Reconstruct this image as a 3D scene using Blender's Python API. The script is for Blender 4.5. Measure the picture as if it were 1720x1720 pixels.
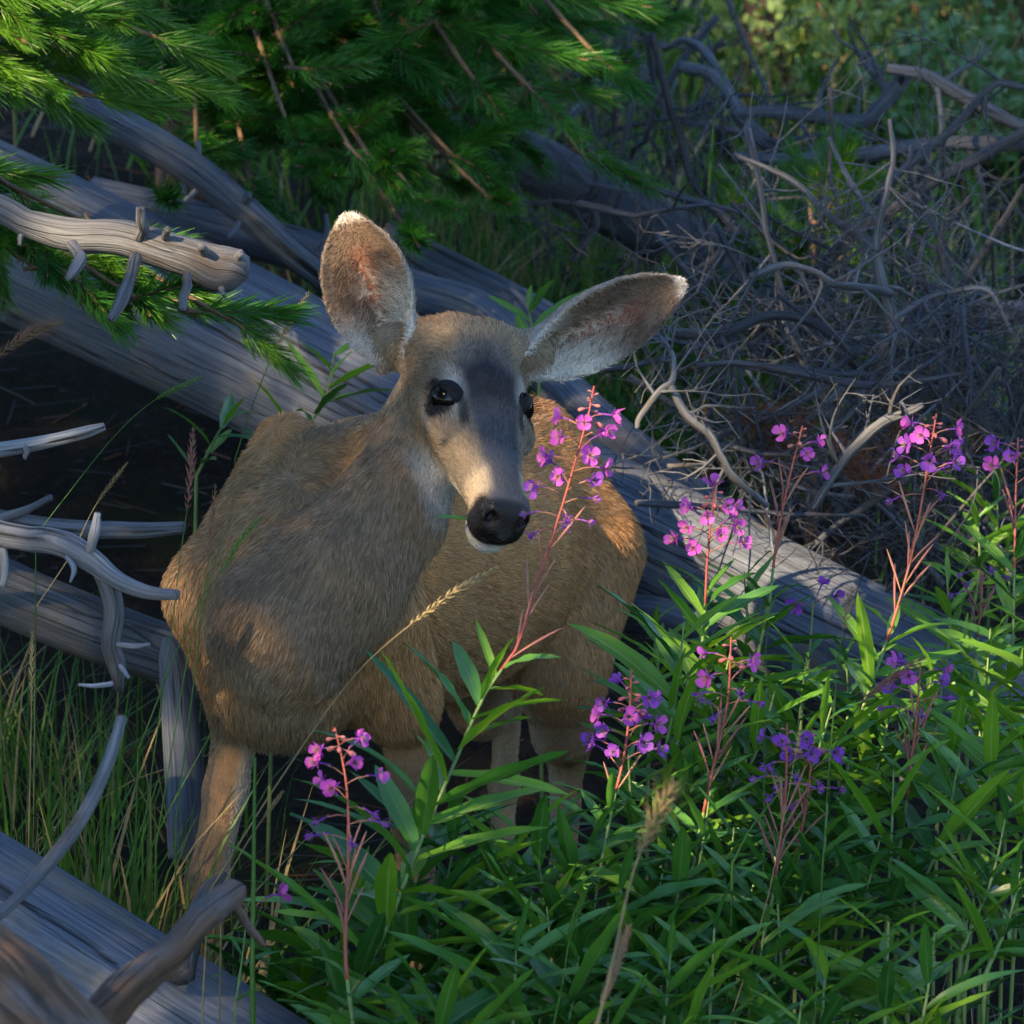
import bpy, math, random
import numpy as np
from mathutils import Vector, Matrix, Quaternion

for _o in list(bpy.data.objects):
    bpy.data.objects.remove(_o, do_unlink=True)
scene = bpy.context.scene
COL = scene.collection
random.seed(7)
RNG = np.random.default_rng(11)

# ------------------------------------------------------------------ camera
PITCH = math.radians(12.0)
CAM_D = 7.0                       # metres from the lens to the deer's head
FPX = 9100.0                      # focal length in photo pixels (1720 px wide picture)
CENTRE = np.array([0.0, 0.0, 0.93])
FWD = np.array([0.0, math.cos(PITCH), -math.sin(PITCH)])
UPV = np.array([0.0, math.sin(PITCH), math.cos(PITCH)])
RGT = np.array([1.0, 0.0, 0.0])
CAMP = CENTRE - CAM_D * FWD

def at(px, py, d):
    """photo pixel + distance along the view axis -> world point"""
    return CAMP + d * FWD + (px - 860.0) / FPX * d * RGT - (py - 860.0) / FPX * d * UPV

cam_data = bpy.data.cameras.new('camera')
cam_data.sensor_width = 36.0
cam_data.lens = 36.0 * FPX / 1720.0
cam_data.clip_start = 0.1
cam_data.clip_end = 400.0
cam_data.dof.use_dof = True
cam_data.dof.focus_distance = 6.93
cam_data.dof.aperture_fstop = 11.0
cam = bpy.data.objects.new('camera', cam_data)
cam.location = Vector(CAMP)
cam.rotation_euler = (math.pi / 2 - PITCH, 0.0, 0.0)
COL.objects.link(cam)
scene.camera = cam

# ------------------------------------------------------------------ sky and sun
TOSUN = Vector((-0.54, -0.62, 0.57)).normalized()
SUN_EL = math.asin(TOSUN.z)
SUN_AZ = math.atan2(TOSUN.x, TOSUN.y)
world = bpy.data.worlds.new('World')
scene.world = world
world.use_nodes = True
wt = world.node_tree
wt.nodes.clear()
w_out = wt.nodes.new('ShaderNodeOutputWorld')
w_bg = wt.nodes.new('ShaderNodeBackground')
w_sky = wt.nodes.new('ShaderNodeTexSky')
w_sky.sky_type = 'NISHITA'
w_sky.sun_disc = False
w_sky.sun_elevation = SUN_EL
w_sky.sun_rotation = SUN_AZ
w_sky.altitude = 2200.0
w_sky.dust_density = 0.4
w_sky.ozone_density = 3.0
w_bg.inputs['Strength'].default_value = 0.122
wt.links.new(w_sky.outputs[0], w_bg.inputs[0])
wt.links.new(w_bg.outputs[0], w_out.inputs[0])

sun_data = bpy.data.lights.new('sun', 'SUN')
sun_data.energy = 3.2
sun_data.angle = math.radians(0.53)
sun_data.color = (1.0, 0.76, 0.48)
sun = bpy.data.objects.new('sun', sun_data)
sun.rotation_euler = TOSUN.to_track_quat('Z', 'Y').to_euler()
sun.location = Vector(TOSUN) * 30
COL.objects.link(sun)

scene.view_settings.view_transform = 'Standard'
scene.view_settings.look = 'None'
scene.view_settings.exposure = 2.42
scene.view_settings.gamma = 1.0
scene.view_settings.use_curve_mapping = False
scene.render.engine = 'CYCLES'
scene.cycles.max_bounces = 3
scene.cycles.diffuse_bounces = 1
scene.cycles.glossy_bounces = 1
scene.cycles.transmission_bounces = 3
scene.cycles.transparent_max_bounces = 3
scene.cycles.use_denoising = True
scene.cycles.denoiser = 'OPENIMAGEDENOISE'
scene.cycles.denoising_prefilter = 'NONE'
scene.cycles.use_adaptive_sampling = True
scene.cycles.adaptive_threshold = 0.02
scene.cycles.sample_clamp_indirect = 4.0
# ------------------------------------------------------------------ helpers
def nrm(v):
    v = np.asarray(v, float)
    return v / (np.linalg.norm(v, axis=-1, keepdims=True) + 1e-12)

def _hash(ix, iy, iz, seed):
    h = (ix.astype(np.int64) * 374761393 + iy.astype(np.int64) * 668265263 + iz.astype(np.int64) * 2147483647 + seed * 974634777)
    h = (h ^ (h >> 13)) * 1274126177
    h = h ^ (h >> 16)
    return (h & 0xFFFFFF).astype(np.float64) / 0xFFFFFF

def vnoise(p, scale=1.0, seed=0):
    """value noise 0..1 at points p (N,3)"""
    q = np.asarray(p, float) * scale
    i = np.floor(q); f = q - i; f = f * f * (3 - 2 * f); i = i.astype(np.int64)
    r = 0.0
    for dx in (0, 1):
        wx = f[..., 0] if dx else 1 - f[..., 0]
        for dy in (0, 1):
            wy = f[..., 1] if dy else 1 - f[..., 1]
            for dz in (0, 1):
                wz = f[..., 2] if dz else 1 - f[..., 2]
                r = r + wx * wy * wz * _hash(i[..., 0] + dx, i[..., 1] + dy, i[..., 2] + dz, seed)
    return r

def fbm(p, scale=1.0, seed=0, octv=3):
    r = 0; a = 0.5; t = 0
    for k in range(octv):
        r = r + a * vnoise(p, scale * 2 ** k, seed + k * 17); t += a; a *= 0.5
    return r / t

def sstep(a, b, x):
    t = np.clip((x - a) / (b - a), 0, 1)
    return t * t * (3 - 2 * t)

def softp(y, k=0.16):
    return 0.5 * (y + np.sqrt(y * y + k))

def ground_z(x, y):
    x = np.asarray(x, float); y = np.asarray(y, float)
    lat = np.where(x < 0, 0.38 * np.tanh(-0.28 / 0.38 * x), -0.08 * np.tanh(0.28 / 0.08 * x))
    back = 0.40 * softp(y - 0.8) - 0.30 * softp(y - 2.3) + 0.02 * np.minimum(y, 0)
    p = np.stack([x, y, np.zeros_like(x)], -1)
    return lat + back + 0.05 * (fbm(p, 1.3, 5) - 0.5) + 0.03 * (fbm(p, 6, 9) - 0.5)

def gz(x, y):
    return float(ground_z(np.array([x]), np.array([y]))[0])

class MB:
    """collects geometry for ONE mesh"""
    def __init__(self):
        self.v = []; self.f = []; self.a = []; self.n = 0; self.m = []; self.k = []
    def add(self, v, f, a=None, mi=0, ck=None):
        v = np.asarray(v, float)
        self.k.append(np.zeros(len(v)) if ck is None else ck)
        self.v.append(v)
        self.a.append(np.zeros_like(v) if a is None else np.asarray(a, float))
        for t in f:
            self.f.append(tuple(int(i) + self.n for i in t))
        self.m += [mi] * len(f)
        self.n += len(v)
        return self
    def mesh(self, name, mats, smooth=True):
        me = bpy.data.meshes.new(name)
        v = np.concatenate(self.v); a = np.concatenate(self.a)
        me.from_pydata(v.tolist(), [], self.f)
        at_ = me.attributes.new('wc', 'FLOAT_VECTOR', 'POINT')
        at_.data.foreach_set('vector', a.astype(np.float32).ravel())
        ck = np.concatenate(self.k)
        if ck.any():
            me.attributes.new('ck', 'FLOAT', 'POINT').data.foreach_set('value', ck.astype(np.float32))
        for m in (mats if isinstance(mats, (list, tuple)) else [mats]):
            me.materials.append(m)
        if any(self.m):
            me.polygons.foreach_set('material_index', self.m)
        if smooth:
            me.polygons.foreach_set('use_smooth', [True] * len(me.polygons))
        me.update()
        return me

def quads_mesh(name, V, F, mats, wc=None, smooth=True):
    """V (n,3), F (m,k) arrays, fast"""
    me = bpy.data.meshes.new(name)
    V = np.asarray(V, np.float32); F = np.asarray(F, np.int32)
    k = F.shape[1]
    me.vertices.add(len(V)); me.vertices.foreach_set('co', V.ravel())
    me.loops.add(F.size); me.loops.foreach_set('vertex_index', F.ravel())
    me.polygons.add(len(F)); me.polygons.foreach_set('loop_start', np.arange(0, F.size, k, dtype=np.int32))
    me.polygons.foreach_set('use_smooth', np.full(len(F), smooth))
    if wc is not None:
        t = me.attributes.new('wc', 'FLOAT_VECTOR', 'POINT')
        t.data.foreach_set('vector', np.asarray(wc, np.float32).ravel())
    for m in (mats if isinstance(mats, (list, tuple)) else [mats]):
        me.materials.append(m)
    me.update(calc_edges=True)
    me.validate()
    return me

def link(name, data, parent=None, loc=None):
    o = bpy.data.objects.new(name, data)
    COL.objects.link(o)
    if parent is not None:
        o.parent = parent
    if loc is not None:
        o.location = Vector(loc)
    return o

def tag(o, label=None, cat=None, group=None, kind=None):
    if label: o['label'] = label
    if cat: o['category'] = cat
    if group: o['group'] = group
    if kind: o['kind'] = kind
    return o

def near(px, py, marks):
    """the landmark phrase closest to a picture point"""
    return min(marks, key=lambda m: (m[0] - px) ** 2 + (m[1] - py) ** 2)[2]

def smooth_path(pts, n):
    """Catmull-Rom through pts (k,m) -> (n,m)"""
    P = np.asarray(pts, float)
    if len(P) == 2:
        t = np.linspace(0, 1, n)[:, None]
        return P[0] * (1 - t) + P[1] * t
    Q = np.vstack([2 * P[0] - P[1], P, 2 * P[-1] - P[-2]])
    seg = np.linalg.norm(np.diff(P[:, :3], axis=0), axis=1); cum = np.r_[0, np.cumsum(seg)]
    out = []
    for s in np.linspace(0, cum[-1], n):
        i = min(np.searchsorted(cum, s, side='right') - 1, len(P) - 2)
        t = (s - cum[i]) / max(seg[i], 1e-9)
        p0, p1, p2, p3 = Q[i], Q[i + 1], Q[i + 2], Q[i + 3]
        out.append(0.5 * ((2 * p1) + (-p0 + p2) * t + (2 * p0 - 5 * p1 + 4 * p2 - p3) * t * t + (-p0 + 3 * p1 - 3 * p2 + p3) * t ** 3))
    return np.array(out)

def frames(P):
    T = nrm(np.gradient(P, axis=0))
    ref = np.array([0, 0, 1.0]) if abs(T[0][2]) < 0.9 else np.array([1.0, 0, 0])
    N = np.zeros_like(P); B = np.zeros_like(P)
    n = nrm(np.cross(T[0], ref))
    for i in range(len(P)):
        n = nrm(n - T[i] * np.dot(n, T[i]))
        N[i] = n; B[i] = np.cross(T[i], n)
    return T, N, B

def tube(mb, P, R, seg=8, disp=None, mi=0, cap=True, s0=0.0):
    """round tube along P (n,3) with radii R; disp(theta, s, idx) -> radial factor"""
    P = np.asarray(P, float); n = len(P)
    R = np.broadcast_to(np.asarray(R, float), (n,))
    T, N, B = frames(P)
    S = s0 + np.r_[0, np.cumsum(np.linalg.norm(np.diff(P, axis=0), axis=1))]
    th = np.linspace(0, 2 * math.pi, seg, endpoint=False)
    c, s = np.cos(th), np.sin(th)
    rr = np.repeat(R[:, None], seg, 1)
    ckm = None
    if disp is not None:
        dd = disp(np.tile(th, (n, 1)), np.repeat(S[:, None], seg, 1))
        if isinstance(dd, tuple): ckm = dd[1].ravel(); dd = dd[0]
        rr = rr * dd
    V = P[:, None, :] + rr[..., None] * (c[None, :, None] * N[:, None, :] + s[None, :, None] * B[:, None, :])
    r0 = max(float(R.max()), 1e-4)
    A = np.stack([np.tile(c * r0, (n, 1)), np.tile(s * r0, (n, 1)), np.repeat(S[:, None], seg, 1)], -1)
    F = []
    for i in range(n - 1):
        for j in range(seg):
            k = (j + 1) % seg
            F.append((i * seg + j, i * seg + k, (i + 1) * seg + k, (i + 1) * seg + j))
    V = V.reshape(-1, 3); A = A.reshape(-1, 3)
    if cap:
        if ckm is not None: ckm = np.r_[ckm, 0, 0]
        V = np.vstack([V, P[0], P[-1]]); A = np.vstack([A, [[0, 0, S[0]], [0, 0, S[-1]]]])
        a, b = len(V) - 2, len(V) - 1
        for j in range(seg):
            k = (j + 1) % seg
            F.append((a, k, j)); F.append((b, (n - 1) * seg + j, (n - 1) * seg + k))
    mb.add(V, F, A, mi, ckm)
    return mb

# ------------------------------------------------------------------ materials
class NT:
    def __init__(self, name):
        self.m = bpy.data.materials.new(name); self.m.use_nodes = True
        self.t = self.m.node_tree; self.t.nodes.clear()
        self.out = self.t.nodes.new('ShaderNodeOutputMaterial')
    def n(self, kind, **kw):
        o = self.t.nodes.new('ShaderNode' + kind)
        for k, v in kw.items():
            if k in o.inputs: o.inputs[k].default_value = v
            else: setattr(o, k, v)
        return o
    def l(self, a, b):
        self.t.links.new(a, b)
    def ramp(self, src, stops, interp='LINEAR'):
        r = self.n('ValToRGB'); e = r.color_ramp.elements
        r.color_ramp.interpolation = interp
        while len(e) < len(stops): e.new(0.5)
        for k, (p, c) in enumerate(stops):
            e[k].position = p; e[k].color = (c[0], c[1], c[2], 1)
        self.l(src, r.inputs[0]); return r
    def attr(self, name, typ='GEOMETRY'):
        a = self.n('Attribute'); a.attribute_name = name; a.attribute_type = typ; return a
    def mapping(self, src, scale):
        m = self.n('Mapping'); m.inputs['Scale'].default_value = scale; self.l(src, m.inputs['Vector']); return m
    def noise(self, src, scale=5.0, detail=4.0, rough=0.55, dist=0.0):
        x = self.n('TexNoise'); x.inputs['Scale'].default_value = scale; x.inputs['Detail'].default_value = detail
        x.inputs['Roughness'].default_value = rough; x.inputs['Distortion'].default_value = dist
        if src is not None: self.l(src, x.inputs['Vector'])
        return x
    def mix(self, fac, a, b, mode='MIX'):
        x = self.n('Mix'); x.data_type = 'RGBA'; x.blend_type = mode
        for s, i in ((fac, 0), (a, 6), (b, 7)):
            if hasattr(s, 'links') or hasattr(s, 'is_linked'): self.l(s, x.inputs[i])
            elif i == 0: x.inputs[0].default_value = s
            else: x.inputs[i].default_value = (s[0], s[1], s[2], 1)
        return x.outputs[2]
    def math(self, op, a, b=None):
        x = self.n('Math'); x.operation = op
        for i, s in enumerate((a, b)):
            if s is None: continue
            if hasattr(s, 'is_linked'): self.l(s, x.inputs[i])
            else: x.inputs[i].default_value = s
        return x.outputs[0]
    def bsdf(self, col, rough=0.7, spec=0.3, bump=None, bstr=0.3, bdist=0.002):
        b = self.n('BsdfPrincipled')
        if hasattr(col, 'is_linked'): self.l(col, b.inputs['Base Color'])
        else: b.inputs['Base Color'].default_value = (*col, 1)
        if hasattr(rough, 'is_linked'): self.l(rough, b.inputs['Roughness'])
        else: b.inputs['Roughness'].default_value = rough
        b.inputs['Specular IOR Level'].default_value = spec
        if bump is not None:
            u = self.n('Bump'); u.inputs['Strength'].default_value = bstr; u.inputs['Distance'].default_value = bdist
            self.l(bump, u.inputs['Height']); self.l(u.outputs[0], b.inputs['Normal'])
        return b
    def done(self, sh):
        self.l(sh, self.out.inputs['Surface']); return self.m
# ------------------------------------------------------------------ materials of the place
def wood_mat(name, lo, hi, crack=0.5, grain=1.0, rough=0.75, tint_dark=(0.03, 0.028, 0.026), stain=None, bump=0.8, sfac=1.0):
    t = NT(name); a = t.attr('wc'); oi = t.n('ObjectInfo')
    add = t.n('VectorMath'); add.operation = 'ADD'
    cmb = t.n('CombineXYZ'); t.l(t.math('MULTIPLY', oi.outputs['Random'], 37.0), cmb.inputs[2])
    t.l(a.outputs['Vector'], add.inputs[0]); t.l(cmb.outputs[0], add.inputs[1])
    src = add.outputs[0]
    g1 = t.noise(t.mapping(src, (70 * grain, 70 * grain, 2.2)).outputs[0], 3.0, 5, 0.6, 0.3)
    g2 = t.noise(t.mapping(src, (12, 12, 1.3)).outputs[0], 2.0, 4, 0.55)
    g3 = t.noise(t.mapping(src, (200 * grain, 200 * grain, 9)).outputs[0], 3.0, 2, 0.5)
    c = t.ramp(g1.outputs[0], [(0.36, lo), (0.64, hi)]).outputs[0]
    c = t.mix(t.ramp(g2.outputs[0], [(0.35, (0, 0, 0)), (0.75, (1, 1, 1))]).outputs[0], c, tuple(0.62 * x for x in lo), 'MIX') if False else \
        t.mix(t.math('MULTIPLY', t.ramp(g2.outputs[0], [(0.42, (0, 0, 0)), (0.70, (1, 1, 1))]).outputs[0], 0.55), c, tuple(0.6 * (x + y) / 2 for x, y in zip(lo, hi)))
    vo = t.n('TexVoronoi'); vo.feature = 'DISTANCE_TO_EDGE'; vo.inputs['Scale'].default_value = 1.0
    wv = t.noise(t.mapping(src, (8, 8, 3)).outputs[0], 1.5, 2)
    vm = t.n('VectorMath'); vm.operation = 'ADD'
    sc = t.n('VectorMath'); sc.operation = 'SCALE'; sc.inputs['Scale'].default_value = 0.9
    t.l(wv.outputs['Color'], sc.inputs[0]); t.l(t.mapping(src, (44, 44, 1.1)).outputs[0], vm.inputs[0]); t.l(sc.outputs[0], vm.inputs[1])
    t.l(vm.outputs[0], vo.inputs['Vector'])
    cr = t.ramp(vo.outputs['Distance'], [(0.0, (1, 1, 1)), (0.035, (0, 0, 0))])
    crf = t.math('MULTIPLY', t.math('MULTIPLY', cr.outputs[0], t.ramp(wv.outputs[0], [(0.45, (0, 0, 0)), (0.58, (1, 1, 1))]).outputs[0]), crack)
    c = t.mix(crf, c, tint_dark)
    c = t.mix(t.attr('ck').outputs['Fac'], c, (0.010, 0.009, 0.008))
    if stain is not None:
        sn = t.noise(t.mapping(src, (6, 6, 2.5)).outputs[0], 2.3, 5, 0.65)
        c = t.mix(t.math('MULTIPLY', t.ramp(sn.outputs[0], [(0.52, (0, 0, 0)), (0.66, (1, 1, 1))]).outputs[0], sfac), c, stain)
    vv = t.n('MapRange'); vv.inputs[3].default_value = 0.78; vv.inputs[4].default_value = 1.18
    t.l(oi.outputs['Random'], vv.inputs[0])
    hs = t.n('HueSaturation'); t.l(vv.outputs[0], hs.inputs['Value']); t.l(c, hs.inputs['Color'])
    hgt = t.math('SUBTRACT', t.math('ADD', t.math('MULTIPLY', g1.outputs[0], 0.7), t.math('MULTIPLY', g3.outputs[0], 0.5)), t.math('MULTIPLY', crf, 1.6))
    return t.done(t.bsdf(hs.outputs[0], rough, 0.25, hgt, bump, 0.004).outputs[0])

M_LOG = wood_mat('silvered_wood', (0.054, 0.064, 0.084), (0.150, 0.170, 0.204), crack=0.8, stain=(0.21, 0.165, 0.115), sfac=0.55)
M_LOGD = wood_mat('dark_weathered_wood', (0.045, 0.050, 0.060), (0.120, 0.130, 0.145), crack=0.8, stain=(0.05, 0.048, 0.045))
M_LOGW = wood_mat('bleached_wood', (0.125, 0.135, 0.155), (0.26, 0.275, 0.30), crack=0.6)
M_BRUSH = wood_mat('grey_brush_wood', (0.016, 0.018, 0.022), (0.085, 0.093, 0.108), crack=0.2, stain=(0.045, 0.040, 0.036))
M_TWIG = wood_mat('dead_twig_wood', (0.050, 0.053, 0.060), (0.160, 0.165, 0.175), crack=0.5, stain=(0.06, 0.05, 0.042))
M_DARKB = wood_mat('dark_branch_wood', (0.028, 0.027, 0.027), (0.085, 0.08, 0.078), crack=0.2)  # dark tone for the darkest branches and some litter
M_BARK = wood_mat('rough_brown_bark', (0.040, 0.022, 0.012), (0.175, 0.098, 0.055), crack=0.9, grain=0.35, stain=(0.115, 0.10, 0.095), bump=1.0)

def foliage_mat(name, c1, c2, rough=0.45, spec=0.35, trans=0.35, tcol=None, vein=None, oidx=True):
    t = NT(name); oi = t.n('ObjectInfo'); a = t.attr('wc')
    geo = t.n('NewGeometry')
    nz = t.noise(geo.outputs['Position'], 9, 3)
    f = t.math('ADD', t.math('MULTIPLY', oi.outputs['Random'], 0.55), t.math('MULTIPLY', nz.outputs[0], 0.45))
    c = t.ramp(f, [(0.2, c1), (0.8, c2)]).outputs[0]
    sx = t.n('SeparateXYZ'); t.l(a.outputs['Vector'], sx.inputs[0])
    if vein is not None:
        m = t.ramp(t.math('ABSOLUTE', sx.outputs[0]), [(0.03, (1, 1, 1)), (0.14, (0, 0, 0))]).outputs[0]
        c = t.mix(t.math('MULTIPLY', m, 0.75), c, vein)
        sv = t.n('TexWave'); sv.inputs['Scale'].default_value = 5.0; sv.inputs['Distortion'].default_value = 1.0
        mp = t.mapping(a.outputs['Vector'], (0.25, 3.0, 0)); t.l(mp.outputs[0], sv.inputs['Vector'])
        c = t.mix(t.math('MULTIPLY', sv.outputs['Fac'], 0.16), c, tuple(0.4 * x for x in c1))
    b = t.bsdf(c, rough, spec)
    tr = t.n('BsdfTranslucent')
    tc = t.mix(1.0, c, tcol or (1.6, 1.5, 0.5), 'MULTIPLY'); t.l(tc, tr.inputs[0])
    mx = t.n('MixShader'); mx.inputs[0].default_value = trans
    t.l(b.outputs[0], mx.inputs[1]); t.l(tr.outputs[0], mx.inputs[2])
    return t.done(mx.outputs[0])

M_LEAF = foliage_mat('fireweed_leaf', (0.016, 0.090, 0.016), (0.066, 0.190, 0.020), 0.36, 0.45, 0.20, vein=(0.11, 0.20, 0.08))
M_LEAFY = foliage_mat('fireweed_leaf_sunlit_yellow', (0.070, 0.200, 0.016), (0.130, 0.270, 0.022), 0.40, 0.35, 0.35, vein=(0.25, 0.33, 0.12))  # yellower leaf green; carries the sunlit tone of the bright stems
M_LEAFDRY = foliage_mat('withered_leaf', (0.36, 0.30, 0.14), (0.50, 0.44, 0.26), 0.6, 0.2, 0.3, vein=(0.5, 0.45, 0.3))
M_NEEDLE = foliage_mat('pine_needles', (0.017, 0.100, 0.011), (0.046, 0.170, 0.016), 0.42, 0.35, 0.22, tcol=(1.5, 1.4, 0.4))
M_NEEDLEY = foliage_mat('sunlit_tone_pine_needles', (0.034, 0.125, 0.010), (0.075, 0.190, 0.016), 0.40, 0.35, 0.25, tcol=(1.5, 1.4, 0.4))  # lit copy of the pine needles, sunlit yellow put into the colour
M_GRASS = foliage_mat('grass_blades', (0.030, 0.100, 0.012), (0.070, 0.170, 0.020), 0.45, 0.3, 0.3)
M_STRAW = foliage_mat('dry_straw', (0.22, 0.16, 0.07), (0.38, 0.29, 0.14), 0.6, 0.2, 0.3, tcol=(1.2, 1.1, 0.7))
M_SEED = foliage_mat('seed_head', (0.17, 0.10, 0.06), (0.30, 0.20, 0.12), 0.6, 0.2, 0.3, tcol=(1.2, 1.0, 0.8))
M_SEEDR = foliage_mat('red_seed_head', (0.16, 0.065, 0.06), (0.26, 0.12, 0.09), 0.6, 0.2, 0.3, tcol=(1.2, 1.0, 0.8))
M_STEM = foliage_mat('green_stem', (0.10, 0.17, 0.05), (0.17, 0.24, 0.07), 0.5, 0.3, 0.1)
M_STEMR = foliage_mat('red_stem', (0.26, 0.055, 0.045), (0.36, 0.10, 0.06), 0.5, 0.3, 0.1)
M_POD = foliage_mat('seed_pod', (0.24, 0.075, 0.075), (0.32, 0.16, 0.10), 0.5, 0.3, 0.1)
M_PETAL = foliage_mat('pink_petal', (0.46, 0.075, 0.42), (0.60, 0.14, 0.50), 0.5, 0.2, 0.40, tcol=(1.3, 1.0, 1.2))
M_PETALP = foliage_mat('purple_petal', (0.20, 0.050, 0.36), (0.32, 0.085, 0.46), 0.5, 0.2, 0.35, tcol=(1.2, 1.0, 1.2))
M_BUD = foliage_mat('flower_bud', (0.34, 0.085, 0.13), (0.42, 0.19, 0.15), 0.5, 0.2, 0.2, tcol=(1.2, 1.0, 1.0))
M_DEADN = foliage_mat('rust_dead_needles', (0.085, 0.036, 0.017), (0.15, 0.065, 0.030), 0.6, 0.2, 0.2, tcol=(1.2, 1.0, 0.8))

# ------------------------------------------------------------------ ground
def build_ground():
    t = NT('forest_floor'); geo = t.n('NewGeometry')
    n1 = t.noise(geo.outputs['Position'], 3.0, 6, 0.6); n2 = t.noise(geo.outputs['Position'], 60, 4, 0.7); n3 = t.noise(geo.outputs['Position'], 14, 4, 0.6)
    c = t.ramp(n2.outputs[0], [(0.3, (0.008, 0.006, 0.005)), (0.55, (0.022, 0.017, 0.012)), (0.8, (0.055, 0.046, 0.036))]).outputs[0]
    c = t.mix(t.ramp(n1.outputs[0], [(0.48, (0, 0, 0)), (0.62, (1, 1, 1))]).outputs[0], c, (0.012, 0.018, 0.008))
    c = t.mix(t.math('MULTIPLY', n3.outputs[0], 0.4), c, (0.03, 0.022, 0.016))
    m = t.done(t.bsdf(c, 0.95, 0.1, n2.outputs[0], 0.9, 0.03).outputs[0])
    # fine near the camera, coarse far away: one sheet to the horizon
    gx = np.unique(np.r_[np.linspace(-150, -8, 24), np.linspace(-8, -2.2, 40), np.linspace(-2.2, 2.2, 150), np.linspace(2.2, 8, 40), np.linspace(8, 150, 24)])
    gy = np.unique(np.r_[np.linspace(-40, -2, 30), np.linspace(-2, 5, 220), np.linspace(5, 14, 60), np.linspace(14, 200, 30)])
    X, Y = np.meshgrid(gx, gy); Z = ground_z(X, Y)
    Z = Z - 0.10 * np.clip(Y - 30, 0, None) * 0.9 - 0.0 * X
    I = np.arange(X.size).reshape(X.shape)
    F = np.stack([I[:-1, :-1], I[:-1, 1:], I[1:, 1:], I[1:, :-1]], -1).reshape(-1, 4)
    o = link('ground', quads_mesh('ground', np.stack([X, Y, Z], -1).reshape(-1, 3), F, m))
    tag(o, 'dark forest floor of needles and soil', 'ground', kind='structure')
build_ground()

# ------------------------------------------------------------------ logs
def log_disp(seed, cracks=7, deep=0.05, lump=0.05, twist=0.7, thin=0.05):
    rs = np.random.default_rng(seed)
    cks = [(rs.uniform(0, 6.28), rs.uniform(-0.3, 2.6), rs.uniform(0.4, 1.6), rs.uniform(0.4, 1.0)) for _ in range(cracks)]
    def fn(th, s):
        p = np.stack([np.cos(th) * 1.2, np.sin(th) * 1.2, s * 1.6], -1)
        r = 1 + lump * 2 * (fbm(p, 1.0, seed) - 0.5) + 0.012 * (vnoise(np.stack([np.cos(th) * 9, np.sin(th) * 9, s * 4], -1), 1, seed + 3) - 0.5)
        ck = np.zeros_like(th)
        for (a, c, ln, dp) in cks:
            w = a + twist * s * 0.35 + 0.16 * (vnoise(np.stack([s * 3, s * 0 + a, s * 0], -1), 1, seed + 5) - 0.5) + 0.03 * (vnoise(np.stack([s * 22, s * 0 + a, s * 0], -1), 1, seed + 6) - 0.5)
            dth = np.abs((th - w + np.pi) % (2 * np.pi) - np.pi)
            env = sstep(ln, ln * 0.6, np.abs(s - c))
            cm = env * np.clip(1 - dth / (thin * (0.35 + 0.65 * env * dp)), 0, 1)
            r = r - deep * dp * cm; ck = np.maximum(ck, sstep(0.15, 0.6, cm))
        return r, ck
    return fn

def px_path(rows, n):
    """rows of (px, py, depth, radius in photo px) -> world points and radii in metres"""
    rows = np.asarray(rows, float)
    P = np.array([at(a, b, c) for a, b, c, _ in rows])
    R = rows[:, 3] * rows[:, 2] / FPX
    Q = smooth_path(np.c_[P, R], n)
    return Q[:, :3], Q[:, 3]

def stub(mat, p, d, ln, r, parent, base, name='branch_stub', bend=0.25, seg=7):
    d = nrm(np.asarray(d, float)); side = nrm(np.cross(d, [0.3, 0.2, 0.9]))
    P = np.array([p - d * r, p + d * ln * 0.4 + side * ln * bend * 0.2, p + d * ln * 0.8 + side * ln * bend * 0.7, p + d * ln + side * ln * bend])
    P = smooth_path(P, 7)
    mb = MB()
    rs = random.random() * 9
    tube(mb, P - base, np.interp(np.linspace(0, 1, 7), [0, 0.15, 1], [r * 1.5, r, r * 0.55]), seg,
         disp=lambda th, s: 1 + 0.25 * (vnoise(np.stack([np.cos(th) + rs, np.sin(th), s * 60], -1), 1.5, 3) - 0.5))
    return link(name, mb.mesh(name, mat), parent)

def log(name, rows, mat, label, cat='log', n=120, seg=40, seed=1, cracks=6, deep=0.05, stubs=(), group=None, lump=0.05, thin=0.05):
    P, R = px_path(rows, n)
    base = P[0].copy()
    mb = MB(); tube(mb, P - base, R, seg, disp=log_disp(seed, cracks, deep, lump, thin=thin))
    o = link(name, mb.mesh(name, mat)); o.location = Vector(base)
    tag(o, label, cat, group)
    for (t, dirv, ln, r) in stubs:
        i = t * (n - 1); k = int(i)
        d = cw_(dirv)
        T = nrm(P[min(k + 1, n - 1)] - P[max(k - 1, 0)]); d = nrm(d); dd = nrm(d - T * (d @ T) * 0.6)
        stub(mat, P[k] + nrm(d - T * (d @ T)) * R[k] * 0.85, dd, ln, r, o, base)
    return o
def cw_(v):
    return v[0] * RGT + v[1] * UPV - v[2] * FWD       # right, up, towards the camera

# the great silver log behind the deer
log('fallen_log', [(-420, 190, 8.75, 138), (0, 388, 8.55, 136), (420, 590, 8.36, 132), (860, 815, 8.14, 128), (1100, 925, 8.02, 122), (1420, 1085, 7.86, 120), (1760, 1235, 7.72, 116), (2100, 1400, 7.6, 110)],
    M_LOG, 'long silver grey fallen log lying behind the deer', n=300, seg=210, seed=3, cracks=13, deep=0.060, thin=0.030)
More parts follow.
